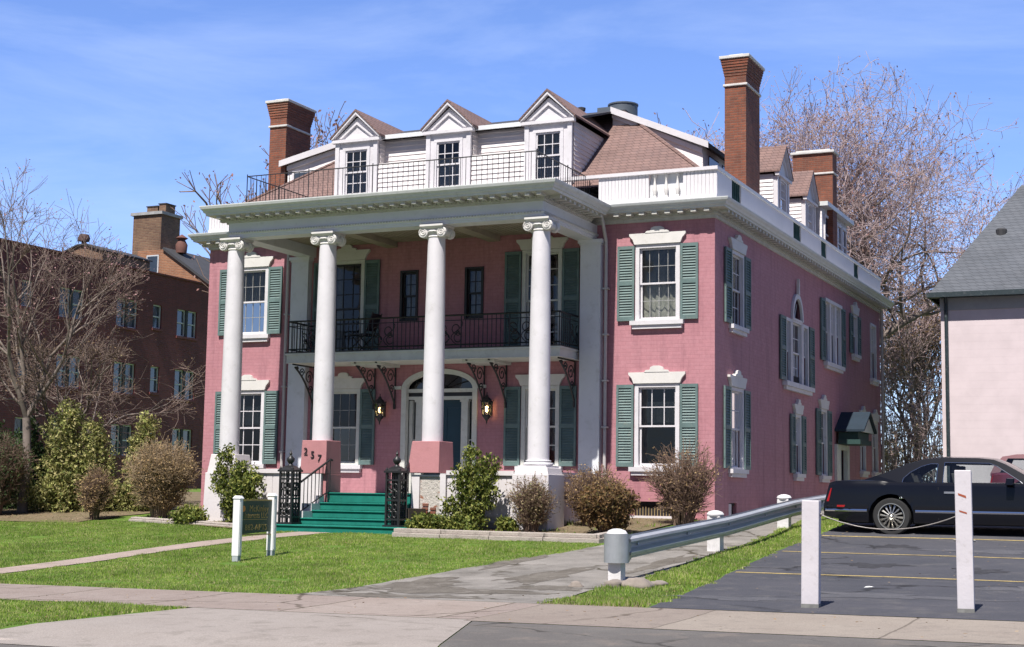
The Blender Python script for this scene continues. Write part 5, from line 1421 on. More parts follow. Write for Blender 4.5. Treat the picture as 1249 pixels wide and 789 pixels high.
# ------------------------------------------------------------------ cars
def car(root, S, X0, Y, Z, prof, cab, wins, col_m, wheel_x, wr, W2=.90, sill=.22, belt=.86, spokes=28, trimz=.42, tail=None, mirror=None, trim=True):
    """local metres: x from the rear bumper forward, y=-W2 is the side towards the street"""
    tf = lambda x, y, z: (X0+x*S, Y+y*S, Z+z*S)
    Lc = prof[-1][0]
    pz = lambda x: float(np.interp(x, [p[0] for p in prof], [p[1] for p in prof]))
    def hw(x):    # plan half width
        e = min(x, Lc-x); return W2*(1-.16*max(0, (1-e/.55))**2)
    ar = wr+.055
    def zb(x):
        z = sill+(.10*max(0, (1-min(x, Lc-x)/.5)))
        for wx in wheel_x:
            d = abs(x-wx)
            if d < ar: z = max(z, .33+sqrt(ar*ar-d*d)*1.0)
        return z
    xs = list(np.arange(0, Lc+.001, .08))
    for wx in wheel_x: xs += [wx-ar, wx+ar, wx-ar*.98, wx+ar*.98, wx-ar*.9, wx+ar*.9]
    for p in prof: xs.append(p[0])
    xs = sorted(set(round(float(x), 4) for x in xs if 0 <= x <= Lc))
    V = []; F = []; rows_ = 13
    for x in xs:
        w = hw(x); b = zb(x); top = pz(x); bl = min(belt, top-.05)
        sec = []
        for k in (0, .12, .3, .5, .7, .88, 1):
            z = b+(bl-b)*k
            bulge = 1-.035*max(0, (.45-z)/.25)**2-.03*max(0, (z-.62)/.3)**2+(.012 if .40 < z < .5 else 0)
            sec.append((-w*bulge, z))
        wt = w*.955
        for k in (.35, .7, 1.0): sec.append((-wt*(1-.045*k**2)-.0, bl+(top-bl)*sin(k*pi/2)*.8))
        for k in (.8, .4, 0): sec.append((-wt*k, top-(.02*k**2)-(0 if k < .8 else .008)))
        V += [(x, y, z) for y, z in sec]
    n = 13
    Vf = [tf(*v) for v in V]+[tf(x, -y, z) for x, y, z in V]; off = len(V)
    for j in range(len(xs)-1):
        for i in range(n-1):
            a = j*n+i; b = (j+1)*n+i
            F.append((a, b, b+1, a+1)); F.append((off+a, off+a+1, off+b+1, off+b))
    mb = MB(); mb.v = Vf; mb.f = [list(f) for f in F]; mb.m = [0]*len(F)
    m0 = len(mb.v)
    # rear and front end caps
    for j in (0, len(xs)-1):
        ring_ = [j*n+i for i in range(n)]+[off+j*n+i for i in range(n-1, -1, -1)]
        mb.f.append(ring_); mb.m.append(0)
    bd = mb.build('body', col_m, root, smooth=28)
    # underbody
    mb = MB(tf); mb.box(.25, Lc-.25, -W2*.8, W2*.8, sill-.02, .6); 
    for wx in wheel_x: pass
    mb.build('underbody', M_dark, root)
    # greenhouse: cab = [(x, z)] roof line from rear glass base to windshield base
    cz = lambda x: float(np.interp(x, [p[0] for p in cab], [p[1] for p in cab]))
    wb, wt_ = W2*.90, W2*.66
    zr = max(p[1] for p in cab)
    def side(x, z):   # half width at height z
        k = min(1, max(0, (z-belt)/(zr-belt))); return wb+(wt_-wb)*k
    mb = MB(tf)
    cx = [p[0] for p in cab]; xs2 = sorted(set([round(float(v), 3) for v in np.linspace(cx[0], cx[-1], 44)]+[round(v, 3) for v in cx]))
    # roof skin
    rear_glass = (wins['rear'][0], wins['rear'][1]); front_glass = wins['front']
    def roofrow(x):
        z = cz(x); s_ = side(x, z); return [(x, -s_*k, z+.035*(1-k*k)*(1 if z > belt+.1 else .3)) for k in (1, .86, .5, 0, -.5, -.86, -1)]
    pane = MB(tf)
    for x0, x1 in zip(xs2[:-1], xs2[1:]):
        a, b = roofrow(x0), roofrow(x1); xm = (x0+x1)/2
        g = rear_glass[0] < xm < rear_glass[1] or front_glass[0] < xm < front_glass[1]
        for i in range(6):
            tgt = pane if (g and 0 < i < 5) else mb
            tgt.add([a[i], b[i], b[i+1], a[i+1]], [(0, 1, 2, 3)])
    # side skin with window openings: wins['side'] = list of polygons (x,z)
    def inside(poly, x, z):
        c = False; j = len(poly)-1
        for i in range(len(poly)):
            xi, zi = poly[i]; xj, zj = poly[j]
            if (zi > z) != (zj > z) and x < (xj-xi)*(z-zi)/(zj-zi)+xi: c = not c
            j = i
        return c
    from mathutils.geometry import delaunay_2d_cdt
    outer = [(x, cz(x)) for x in xs2]
    outer = [(xs2[0], belt-.06)]+outer+[(xs2[-1], belt-.06)]
    pts = [Vector(p) for p in outer]; edges = [(i, (i+1) % len(pts)) for i in range(len(pts))]
    for poly in wins['side']:
        k0 = len(pts); pts += [Vector(p) for p in poly]; edges += [(k0+i, k0+(i+1) % len(poly)) for i in range(len(poly))]
    res = delaunay_2d_cdt(pts, edges, [], 0, 1e-5)
    vv, ff = res[0], res[2]
    for s in (-1, 1):
        for f in ff:
            cxx = sum(vv[i][0] for i in f)/len(f); czz = sum(vv[i][1] for i in f)/len(f)
            if not inside(outer, cxx, czz): continue
            P = [(vv[i][0], s*side(vv[i][0], vv[i][1]), vv[i][1]) for i in f]
            hit = any(inside(p, cxx, czz) for p in wins['side'])
            (pane if hit else mb).add(P, [tuple(range(len(P)))])
    mb.build('cabin', col_m, root, smooth=18, recalc=True)
    pane.build('window', M_cglass, root, recalc=False)
    # window surrounds and trim
    for s in (-1, 1):
        for poly in wins['side']:
            mb = MB(tf)
            q = [(x, s*(side(x, z)+.004), z) for x, z in poly]; 
            for a, b in zip(q, q[1:]+q[:1]): mb.tube(a, b, .006, n=4)
            mb.build('window_trim', M_chrome if trim else M_iron, root)
    # body side moulding
    mb = MB(tf)
    segs = []
    lo = .03
    stops = [lo]+[v for wx in wheel_x for v in (wx-ar-.03, wx+ar+.03)]+[Lc-.05]
    for a, b in zip(stops[0::2], stops[1::2]):
        k = max(1, int((b-a)/.15))
        for i in range(k):
            x0, x1 = a+(b-a)*i/k, a+(b-a)*(i+1)/k
            for s in (-1, 1):
                y0, y1 = s*hw(x0)*1.012, s*hw(x1)*1.012
                mb.add([(x0, y0, trimz-.022), (x1, y1, trimz-.022), (x1, y1+s*.004, trimz+.0), (x0, y0+s*.004, trimz), (x1, y1, trimz+.022), (x0, y0, trimz+.022)], [(0, 1, 2, 3), (3, 2, 4, 5)])
    mb.build('side_moulding', M_chrome if trim else M_iron, root, recalc=False)
    # door seams, handle
    mb = MB(tf)
    for s in (-1, 1):
        for xd in wins['seams']:
            mb.box(xd-.004, xd+.004, min(s*W2*.99, s*W2*.975), max(s*W2*.99, s*W2*.975)+0, sill+.06, belt-.02)
    mb.build('door_seam', M_dark, root)
    for xh in wins['handles']:
        mb = MB(tf); mb.box(xh-.09, xh+.09, -W2-.012, -W2+.03, .725, .762); mb.build('door_handle', M_chrome, root, bevel=.006)
    # wheels
    for wx in wheel_x:
        for s in (-1, 1):
            c = (wx, s*(W2-.13), wr); mb = MB(tf); w = .11
            mb.lathe([(wr*.60, w-.02), (wr*.62, -w+.012), (wr*.68, -w), (wr*.93, -w+.005), (wr, -w+.045), (wr, w-.045), (wr*.93, w-.005), (wr*.66, w), (wr*.60, w-.02)], c, 40, axis='y', cap=False)
            ty = mb.build('wheel', M_tyre, root, smooth=40)
            if s < 0:
                mb = MB(tf); yo = c[1]-w
                mb.lathe([(wr*.70, .0), (wr*.70, -.012), (wr*.655, -.012), (wr*.63, .03), (wr*.60, .10)], (wx, yo, wr), 40, axis='y', cap=False)
                mb.lathe([(.055, -.005), (.05, .02), (.0, -.015)][::-1], (wx, yo, wr), 14, axis='y', cap=False)
                for k in range(spokes):
                    a = 2*pi*k/spokes; d = .17 if k % 2 else -.17
                    mb.tube((wx+.05*cos(a), yo+.004, wr+.05*sin(a)), (wx+wr*.62*cos(a+d), yo+.03, wr+wr*.62*sin(a+d)), .0095, n=4)
                mb.build('rim', M_alloy, ty, smooth=40)
                mb = MB(tf); mb.lathe([(wr*.66, .085), (wr*.3, .09), (0, .091)], (wx, yo, wr), 24, axis='y'); mb.build('brake_disc', M_dark, ty)
    if tail:
        mb = MB(tf)
        for s in (-1, 1):
            x0, x1, z0, z1 = tail
            v = []
            for x, z in ((x0+.015, z0), (x1, z0), (x1+.06, z1), (x0+.10, z1)): v.append((x, s*(hw(x)*1.004+.002), z))
            v2 = [(x, y-s*.05, z) for x, y, z in v]
            mb.add(v+v2, [(0,3,2,1),(4,5,6,7),(0,1,5,4),(1,2,6,5),(2,3,7,6),(3,0,4,7)])
        mb.build('tail_light', plain('red_lens_%s' % root.name, (.35, .01, .015, 1), .15), root)
    if mirror:
        mb = MB(tf); x, z = mirror
        for s in (-1, 1):
            mb.box(x-.05, x+.06, min(s*(W2*.90), s*(W2+.0)), max(s*(W2*.90), s*(W2+.0)), z-.02, z+.02)
            mb.frus((x-.05, x+.07, min(s*(W2-.02), s*(W2+.16)), max(s*(W2-.02), s*(W2+.16))), z-.05, (x-.03, x+.09, min(s*(W2-.0), s*(W2+.14)), max(s*W2, s*(W2+.14))), z+.07)
        mb.build('mirror', col_m, root, bevel=.012)
    # interior: seats and far-side light
    mb = MB(tf)
    for x in wins['seats']:
        for y in (-.36, .36):
            mb.box(x-.28, x+.22, y-.24, y+.24, .35, .60); mb.prism([(x-.30, .58), (x-.16, .58), (x-.30, 1.08), (x-.40, 1.08)], 'y', y-.22, y+.22); mb.box(x-.40, x-.30, y-.12, y+.12, 1.09, 1.22)
    mb.box(3.0 if Lc > 4.9 else 2.6, 3.3 if Lc > 4.9 else 2.9, -.7, .7, .6, .90)
    mb.build('seat', M_seat, root, bevel=.02)
    return bd

M_cglass = glass('car_glass', (0.85, 0.92, 0.92, 1), .9, .0, .95)
M_chrome = plain('chrome', (.72, .72, .74, 1), .15, 1.0)
M_tyre = paint('tyre_rubber', (.022, .022, .023, 1), .85, .2, 6)
M_alloy = plain('alloy', (.62, .60, .55, 1), .25, .9)
M_seat = paint('car_seat_cloth', (.10, .09, .085, 1), .9, .2, 5)
def cars():
    # near black coupe
    z = gz(5.0, -1.4)
    z0 = .705
    prof = [(0, .56), (.04, .70), (.10, .90), (.22, .945), (.60, .965), (1.0, .965), (1.15, .93), (3.3, .93), (3.6, .92), (4.2, .88), (4.8, .80), (5.05, .70), (5.15, .55)]
    cab = [(.72, .955), (1.05, 1.07), (1.42, 1.23), (1.72, 1.315), (2.1, 1.345), (2.6, 1.34), (2.86, 1.315), (3.05, 1.24), (3.62, .92)]
    quarter = [(1.36, .895), (1.93, .895), (1.95, 1.235), (1.83, 1.235), (1.68, 1.19), (1.50, 1.09), (1.38, .98)]
    doorw = [(2.04, .895), (3.36, .895), (3.30, .95), (2.92, 1.20), (2.80, 1.25), (2.06, 1.26)]
    navy = paint('navy_black_car_paint', (.006, .0065, .010, 1), .13, .1, 2, bmp=0, spec=.4)
    t = thing('parked_car', 'near black two door coupe with wire look alloy wheel parked behind the white posts', 'car', (5.9, -1.4, z0), 'cars in the parking lot')
    car(t, 1.17, 3.02, -1.35, z0-.01, prof, cab, {'rear': (.95, 1.62), 'front': (3.02, 3.55), 'side': [quarter, doorw], 'seams': (1.985, 3.42), 'handles': (2.17,), 'seats': (2.55, 1.75)}, navy, (1.19, 3.95), .325,
        tail=(.04, .10, .57, .80), mirror=(3.14, .93))
    # marker lamp and fuel flap sticker
    mb = MB(); mb.box(3.02+.26*1.17, 3.02+.46*1.17, -2.395, -2.375, z0+.545, z0+.585); mb.build('marker_lamp', MATS.get('red_marker') or plain('red_marker', (.3, .01, .01, 1), .3), t)
    # maroon car behind
    prof = [(0, .5), (.04, .65), (.08, .90), (.2, .91), (3.2, .91), (3.5, .90), (4.3, .82), (4.6, .70), (4.68, .5)]
    cab = [(.06, .89), (.16, 1.12), (.35, 1.33), (.7, 1.39), (2.2, 1.42), (2.7, 1.40), (3.0, 1.31), (3.75, .89)]
    w1 = [(.30, .92), (.95, .92), (.98, 1.28), (.48, 1.28)]; w2 = [(1.06, .92), (1.95, .92), (1.95, 1.32), (1.08, 1.30)]; w3 = [(2.03, .92), (3.40, .92), (2.85, 1.27), (2.70, 1.31), (2.04, 1.33)]
    mar = paint('maroon_car_paint', (.13, .025, .035, 1), .25, .1, 2, bmp=0, coat=1.0)
    x0, y0 = 4.72, 10.8
    z1 = gz(7, y0)+.016
    t = thing('parked_car', 'maroon station wagon parked beyond the dark coupe', 'car', (7.2, y0, z1), 'cars in the parking lot')
    car(t, 1.06, x0, y0, z1, prof, cab, {'rear': (.07, .3), 'front': (2.95, 3.7), 'side': [w1, w2, w3], 'seams': (1.0, 1.99, 3.3), 'handles': (1.2, 2.15), 'seats': (2.5, 1.6)}, mar, (.9, 3.6), .33, W2=.88, belt=.88, tail=(.03, .08, .62, .88), trim=False, mirror=(3.1, .95))
cars()

# ------------------------------------------------------------------ neighbouring buildings
def brick_block():
    t = thing('apartment_building', 'long dark red brick apartment building with flat roof left of the mansion', 'building', (-38, 25, 1.3))
    X = -38.0; zt = 12.2
    TF = lambda u, w, z: (X+w, u, z)
    mred = brick('dark_red_brick', (0.20, 0.044, 0.043, 1), (0.15, 0.036, 0.037, 1), (0.14, 0.052, 0.052, 1), .3, .1, .014, (.6, .55, .55, 1), .6)
    # windows, (y centre, half width, pair)
    cols = [(12.6, .35, 0), (14.9, .8, 1), (18.6, .35, 0), (21.55, .83, 1), (25.55, .8, 1), (27.9, .35, 0), (30.35, .83, 1), (33.6, .35, 0), (36.5, .83, 1)]
    rows_ = [(9.25, 10.65), (6.0, 7.5), (2.95, 4.45)]
    holes = []; 
    for c, h, p in cols:
        for z0, z1 in rows_: holes.append((c-h, c+h, z0+(.2 if not p else 0), z1))
    mb = MB(TF); wall_cells(mb, -2, 46, .8, zt, holes, depth=.2)
    mb.tf = None
    mb.add([(X, -2, .8), (X-22, -2, .8), (X-22, -2, zt), (X, -2, zt)], [(0, 1, 2, 3)]); mb.add([(X, 46, .8), (X-22, 46, .8), (X-22, 46, zt), (X, 46, zt)], [(0, 1, 2, 3)])
    mb.add([(X-22, -2, .8), (X-22, 46, .8), (X-22, 46, zt), (X-22, -2, zt)], [(0, 1, 2, 3)])
    mb.build('wall', mred, t, recalc=False)
    mb = MB(); mb.box(X-22, X-.02, -1.98, 45.98, zt-.5, zt-.3); mb.box(X-.3, X+.06, -2.06, 46.06, zt, zt+.09, 1); mb.box(X-22, X-.301, -2.06, -1.7, zt, zt+.14, 1)
    mb.box(X-14, X-4, 0, 44, 1, zt-.6, 2)
    mb.build('flat_roof', [M_tar, mred, M_dark], t)
    mb = MB(TF); mb.box(16.2, 16.75, .0, .12, 1, 11.2); mb.box(16.3, 16.6, .0, .2, 11.0, 11.4); mb.build('downpipe', M_tar, t)
    fm = paint('greyed_window_paint', (.55, .56, .58, 1), .5, .1, 4)
    g2 = paint('blue_black_glass', (.05, .07, .10, 1), .08, .5, .8, bmp=0, spec=1.0)  # opaque glossy panes, blue-black tone varied by noise
    for c, h, p in cols:
        for z0, z1 in rows_:
            if not p: z0 += .2
            mb = MB(TF); w = -.12
            segs = [(c-h, c-.09), (c+.09, c+h)] if p else [(c-h, c+h)]
            if p: mb.box(c-.09, c+.09, -.18, -.02, z0, z1, 1)
            for a, b in segs:
                zm = (z0+z1)/2
                mb.box(a, a+.06, w-.03, w+.03, z0, z1); mb.box(b-.06, b, w-.03, w+.03, z0, z1)
                for z in (z0, zm-.03, z1-.06): mb.box(a+.06, b-.06, w-.03, w+.03, z, z+.06)
            o = mb.build('window', [fm, M_tar], t)
            mb = MB(TF); mb.box(c-h, c+h, w-.08, w-.04, z0, z1); mb.build('pane', g2, o)
            mb = MB(TF); mb.box(c-h-.06, c+h+.06, .001, .07, z0-.12, z0); mb.build('sill', mred, o)
    # penthouses on the roof: tall stack with a lean-to, and a low gabled one
    orange = brick('orange_brick', (0.36, 0.155, 0.075, 1), (0.27, 0.115, 0.06, 1), (0.33, 0.22, 0.15, 1), .3, .1, .014, (.6, .5, .45, 1), .5)
    brn = brick('weathered_tan_brick', (0.25, 0.145, 0.085, 1), (0.17, 0.085, 0.055, 1), (0.22, 0.16, 0.11, 1), .3, .1, .014, (.45, .45, .45, 1), .8)
    # roof houses: a tall stack with a lean-to, and a low gabled one
    Y = 38.0; zb = 11.7
    mb = MB(); mb.box(-48.4, -46.3, Y+.4, Y+2.2, zb, 17.75); mb.box(-48.55, -46.18, Y+.28, Y+2.32, 17.751, 17.93, 1)
    o = mb.build('chimney_stack', [brn, M_stone], t)
    for a, b, h in ((-47.65, -46.85, 18.3), (-46.75, -45.95-.3, 18.42)):
        mb = MB(); mb.box(a, b, Y+.7, Y+1.6, 17.93, h); mb.box(a-.05, b+.05, Y+.66, Y+1.64, h, h+.06, 1); mb.build('flue', [brn, M_tar], o)
    mb = MB(); mb.prism([(-47.65, zb), (-47.65, 15.5), (-45.6, 15.5), (-42.4, 13.35), (-42.4, zb)], 'y', Y, Y+6)
    o = mb.build('roof_house', orange, t)
    mb = MB(); mb.box(-46.95, -46.05, Y-.03, Y+.0-.001, 14.1, 15.2); w = mb.build('window', fm, o)
    mb = MB(); mb.box(-46.87, -46.13, Y-.045, Y-.031, 14.18, 15.12); mb.build('pane', g2, w)
    mb = MB(); mb.prism([(-45.75, 15.51), (-45.65, 15.62), (-42.2, 13.35), (-42.25, 13.22)], 'y', Y-.15, Y+6.2); mb.build('lean_to_roof', M_tar, o)
    mb = MB(); mb.lathe([(.32, 15.4), (.36, 15.9), (.2, 16.2), (.38, 16.3), (.0, 16.55)], (-45.2, Y+1.0, 0), 12); mb.build('roof_vent', paint('rusty_red', (.16, .07, .055, 1), .8, .3, 5), o, smooth=40)
    Y = 30.0
    mb = MB(); mb.prism([(-47.2, zb), (-47.2, 13.7), (-45.2, 14.42), (-44.66, 14.42), (-43.5, 14.05), (-43.5, zb)], 'y', Y, Y+4); o = mb.build('roof_house', brn, t)
    mb = MB(); mb.prism([(-47.35, 13.72), (-45.2, 14.5), (-44.6, 14.52), (-43.4, 14.12), (-43.4, 14.04), (-44.62, 14.43), (-45.2, 14.43), (-47.35, 13.64)], 'y', Y-.12, Y+4.1); mb.build('roof', M_tar, o)
    mb = MB(); mb.lathe([(.13, 14.2), (.13, 14.75), (.30, 14.78), (.34, 14.95), (.26, 15.15), (0, 15.2)], (-45.35, Y+.6, 0), 12); mb.build('roof_vent', paint('rusty_red_b', (.11, .06, .055, 1), .8, .3, 5), t, smooth=40)
brick_block()

def pink_house():
    x0, y0, ze = 2.9, 14.0, 7.72
    t = thing('neighbour_house', 'pale pink sided building with grey hipped roof at the right edge', 'building', (8, y0, 1.2))
    pk = clap('pale_pink_siding', (0.60, 0.51, 0.525, 1), pitch=.24, strength=.18)
    mb = MB(); mb.box(x0, 18, y0, 27.5, .9, ze-.50); mb.build('wall', pk, t)
    mb = MB(); mb.box(x0-.02, 18.02, y0-.03, 27.53, ze-.499, ze-.05); mb.build('frieze_board', paint('grey_frieze', (.36, .36, .36, 1), .6, .15, 3), t)
    mb = MB()
    e = .30; xr0 = x0+1.75; zr = 12.35
    A = [(x0-e, y0-e, ze), (18+e, y0-e, ze), (18+e, 27.5+e, ze), (x0-e, 27.5+e, ze)]
    mb.add(A+[(xr0, 20.75, zr), (16, 20.75, zr)], [(0, 1, 5, 4), (2, 3, 4, 5), (3, 0, 4), (1, 2, 5)])
    rf = mb.build('roof', shingle('grey_shingles', (.092, .100, .115, 1), (.108, .115, .130, 1), (.080, .086, .100, 1), .13, .25), t)
    gm = paint('dark_green_gutter', (.022, .036, .042, 1), .5, .2, 4, (.3, .3, .3, 1), .3)
    mb = MB(); mb.box(x0-e-.05, 18+e, y0-e-.14, y0-e, ze-.13, ze+.02); mb.box(x0-e-.05, x0-e, y0-e+.001, 27.8, ze-.13, ze+.02); mb.box(x0-e, 18+e, y0-e+.001, y0-.031, ze-.12, ze-.08)
    mb.build('gutter', gm, rf)
    mb = MB(); mb.path([(x0+.17, y0-.2, ze-.1), (x0+.17, y0-.07, ze-.3), (x0+.17, y0-.07, 1.0)], .055, 8); mb.build('downspout', gm, t)
    mb = MB(); zv = 10.1; 
    mb.lathe([(.16, zv-.1), (.18, zv+.12), (.13, zv+.17), (0, zv+.18)], (4.35, 17.35, 0), 10); mb.build('roof_vent', M_tar, t)
pink_house()

# ------------------------------------------------------------------ vegetation
def leaf_mat(name, cols, rough=.6, trans=.25, straw=None):
    m, t, b = base_mat(name)
    gi = t.nodes.new('ShaderNodeNewGeometry')
    cr_ = t.nodes.new('ShaderNodeValToRGB'); t.links.new(gi.outputs['Random Per Island'], cr_.inputs['Fac'])
    n = len(cols)
    while len(cr_.color_ramp.elements) < n: cr_.color_ramp.elements.new(.5)
    for i, c in enumerate(cols): cr_.color_ramp.elements[i].position = i/(n-1); cr_.color_ramp.elements[i].color = c
    v = objco(t)
    c = mixc(t, 1.0, cr_.outputs['Color'], ramp(t, noise(t, v, 2.2, 3), .3, .7, (.7,.7,.7,1), (1.2,1.2,1.2,1)), 'MULTIPLY')
    if straw:
        c = mixc(t, ramp(t, noise(t, v, 1.3, 6, .75), .52, .66, (0,0,0,1), (.75,)*3+(1,)), c, straw)
        c = mixc(t, 1.0, c, ramp(t, noise(t, v, .45, 3), .35, .65, (.78,.84,.78,1), (1.12,1.08,1.1,1)), 'MULTIPLY')
    t.links.new(c, b.inputs['Base Color']); b.inputs['Roughness'].default_value = rough; b.inputs['Specular IOR Level'].default_value = .2
    if trans:
        out = t.nodes['Material Output']; tl = t.nodes.new('ShaderNodeBsdfTranslucent'); t.links.new(c, tl.inputs['Color'])
        ms = t.nodes.new('ShaderNodeMixShader'); ms.inputs[0].default_value = trans
        t.links.new(b.outputs[0], ms.inputs[1]); t.links.new(tl.outputs[0], ms.inputs[2]); t.links.new(ms.outputs[0], out.inputs['Surface'])
    return m

def seg_mesh(name, segs, mat, parent, n=3, extra=None, mats=None):
    """segs: list of (p0, p1, r0, r1); extra = (centres, size, material index) adds small bud quads"""
    A = np.array([s[0] for s in segs]); B = np.array([s[1] for s in segs]); r0 = np.array([s[2] for s in segs]); r1 = np.array([s[3] for s in segs])
    D = B-A; Ln = np.linalg.norm(D, axis=1, keepdims=True)+1e-9; D = D/Ln
    up = np.where(np.abs(D[:, 2:3]) > .9, np.array([[1., 0, 0]]), np.array([[0, 0, 1.]]))
    U = np.cross(D, up); U /= np.linalg.norm(U, axis=1, keepdims=True)+1e-9; Wv = np.cross(D, U)
    V = []; k = len(segs)
    for P, r in ((A, r0), (B, r1)):
        for i in range(n):
            a = 2*pi*i/n; V.append(P+(U*cos(a)+Wv*sin(a))*r[:, None])
    V = np.stack(V, axis=1).reshape(-1, 3)
    base = (np.arange(k)*2*n)[:, None]
    F = np.concatenate([base+np.array([[i, (i+1) % n, n+(i+1) % n, n+i]]) for i in range(n)], axis=0)
    mi = np.zeros(len(F), int)
    if extra is not None:
        for C, size, m_i in extra:
            V2, F2 = quads(C, size); F = np.concatenate([F, F2+len(V)]); V = np.concatenate([V, V2]); mi = np.concatenate([mi, np.full(len(F2), m_i)])
    return np_obj(name, V, F, mats or mat, parent, mi)

def quads(C, size, flat=0.0, up=0.0, aspect=1.6):
    C = np.asarray(C); k = len(C)
    d1 = rng.normal(size=(k, 3)); d1[:, 2] += up; d1 /= np.linalg.norm(d1, axis=1, keepdims=True)
    d2 = np.cross(d1, rng.normal(size=(k, 3))); d2 /= np.linalg.norm(d2, axis=1, keepdims=True)+1e-9
    s = (size*rng.uniform(.6, 1.3, size=(k, 1)))
    a, b = d1*s*aspect*.5, d2*s*.5
    V = np.stack([C-a, C+b*.9, C+a, C-b*.9], axis=1).reshape(-1, 3)
    F = (np.arange(k)*4)[:, None]+np.array([[0, 1, 2, 3]])
    return V, F

def nrm(v):
    l = sqrt(v[0]**2+v[1]**2+v[2]**2)+1e-9; return (v[0]/l, v[1]/l, v[2]/l)

def grow(rd, base, h, trunk_r, fork_z, n_limbs, spread, levels, env, counts, lens, droop=0.0, wander=.16, upf=.25, lean=(0, 0), rmin=.010):
    """env = (cx,cy,cz, rx,ry,rz) ellipsoid bounding the crown; returns thick segs, fine segs, tips"""
    thick, fine, tips = [], [], []
    cx, cy, cz, rx, ry, rz = env
    def inside(p, k=1.0): return ((p[0]-cx)/rx)**2+((p[1]-cy)/ry)**2+((p[2]-cz)/rz)**2 < k
    def branch(p, d, L, r, lev):
        ns = max(2, int(L/(.55 if lev < 2 else .28))) if lev < levels else 2
        ns = min(ns, 14 if lev < 2 else 6); sl = L/ns; q = p; pts = []
        for i in range(ns):
            w = wander*(1+.4*lev)
            d = nrm((d[0]+rd.gauss(0, w), d[1]+rd.gauss(0, w), d[2]+rd.gauss(0, w)+upf*.18*(1 if lev > 0 else 1)-droop*lev*.03))
            q2 = (q[0]+d[0]*sl, q[1]+d[1]*sl, q[2]+d[2]*sl)
            ra = r*(1-.62*i/ns); rb = r*(1-.62*(i+1)/ns)
            (thick if lev < 2 else fine).append((q, q2, max(ra, rmin), max(rb, rmin)))
            q = q2; pts.append((q, d, rb))
            if lev > 0 and not inside(q, 1.0+rd.uniform(-.15, .12)): break
        if lev >= levels: tips.append(q); return
        c = counts[lev]
        for k in range(c):
            i = int(len(pts)*(.22+.78*(k+rd.random())/c)); i = min(len(pts)-1, i)
            pp, dd, rr = pts[i]
            a = rd.uniform(0, 2*pi); tl = rd.uniform(.45, 1.0)*spread
            ax = nrm((cos(a), sin(a), rd.uniform(-.3, .5)))
            nd = nrm((dd[0]*(1-tl*.5)+ax[0]*tl, dd[1]*(1-tl*.5)+ax[1]*tl, dd[2]*(1-tl*.5)+ax[2]*tl+upf*.4))
            branch(pp, nd, lens[lev]*rd.uniform(.65, 1.2), max(rr*.62, rmin), lev+1)
        if rd.random() < .9: branch(pts[-1][0], pts[-1][1], lens[lev]*.8, max(pts[-1][2], rmin), lev+1)
    # trunk
    p = base; d = (lean[0], lean[1], 1); ns = 6
    for i in range(ns):
        d = nrm((d[0]+rd.gauss(0, .04), d[1]+rd.gauss(0, .04), 1))
        q = (p[0]+d[0]*fork_z/ns, p[1]+d[1]*fork_z/ns, p[2]+d[2]*fork_z/ns)
        thick.append((p, q, trunk_r*(1.25 if i == 0 else 1-.03*i), trunk_r*(1-.03*(i+1)))); p = q
    for k in range(n_limbs):
        a = 2*pi*k/n_limbs+rd.uniform(-.4, .4); t = rd.uniform(.35, .95)*spread
        branch(p, nrm((cos(a)*t, sin(a)*t, 1)), h*rd.uniform(.75, 1.1), trunk_r*.55, 0)
    return thick, fine, tips

M_bark = paint('grey_brown_bark', (.23, .185, .16, 1), .9, .35, 3, (.10, .08, .07, 1), .5, bmp=.6, bscale=9)
M_twig = paint('twig_brown', (.24, .165, .13, 1), .9, .3, 2, bmp=0)
M_twigr = paint('twig_reddish', (.34, .20, .185, 1), .9, .3, 2, bmp=0)
M_twigt = paint('twig_grey_tan', (.215, .155, .13, 1), .9, .3, 2, bmp=0)
M_twigp = paint('twig_pinkish', (.46, .35, .345, 1), .9, .3, 2, bmp=0)
M_bud = leaf_mat('reddish_buds', [(.36, .17, .17, 1), (.44, .25, .22, 1), (.30, .20, .16, 1)], .8, .3)
M_budp = leaf_mat('pink_buds', [(.52, .30, .31, 1), (.42, .24, .24, 1), (.34, .24, .17, 1)], .8, .3)
M_budy = leaf_mat('tan_buds', [(.32, .22, .13, 1), (.26, .17, .10, 1), (.22, .19, .09, 1)], .8, .3)

def bare_tree(name, label, base, seed, h, tr, fork, limbs, spread, levels, env, counts, lens, twig=None, bud=None, bsize=.07, nb=3, group=None, rmin=.012, upf=.25, lean=(0, 0), wander=.16, shift=(0, 0)):
    rd = random.Random(seed)
    thick, fine, tips = grow(rd, base, h, tr, fork, limbs, spread, levels, env, counts, lens, upf=upf, rmin=rmin, lean=lean, wander=wander)
    t = thing(name, label, 'tree', base, group)
    seg_mesh('trunk', thick, M_bark, t, n=7)
    T = np.array(tips); C = np.concatenate([T+rng.normal(scale=.10, size=T.shape) for _ in range(nb)]) if nb else np.zeros((0, 3))
    fs = fine if fine else thick[-1:]
    seg_mesh('crown', fs, None, t, n=3, extra=[(C, bsize, 1)] if nb else None, mats=[twig or M_twig, bud or M_bud])
    return len(thick), len(fine), len(tips)

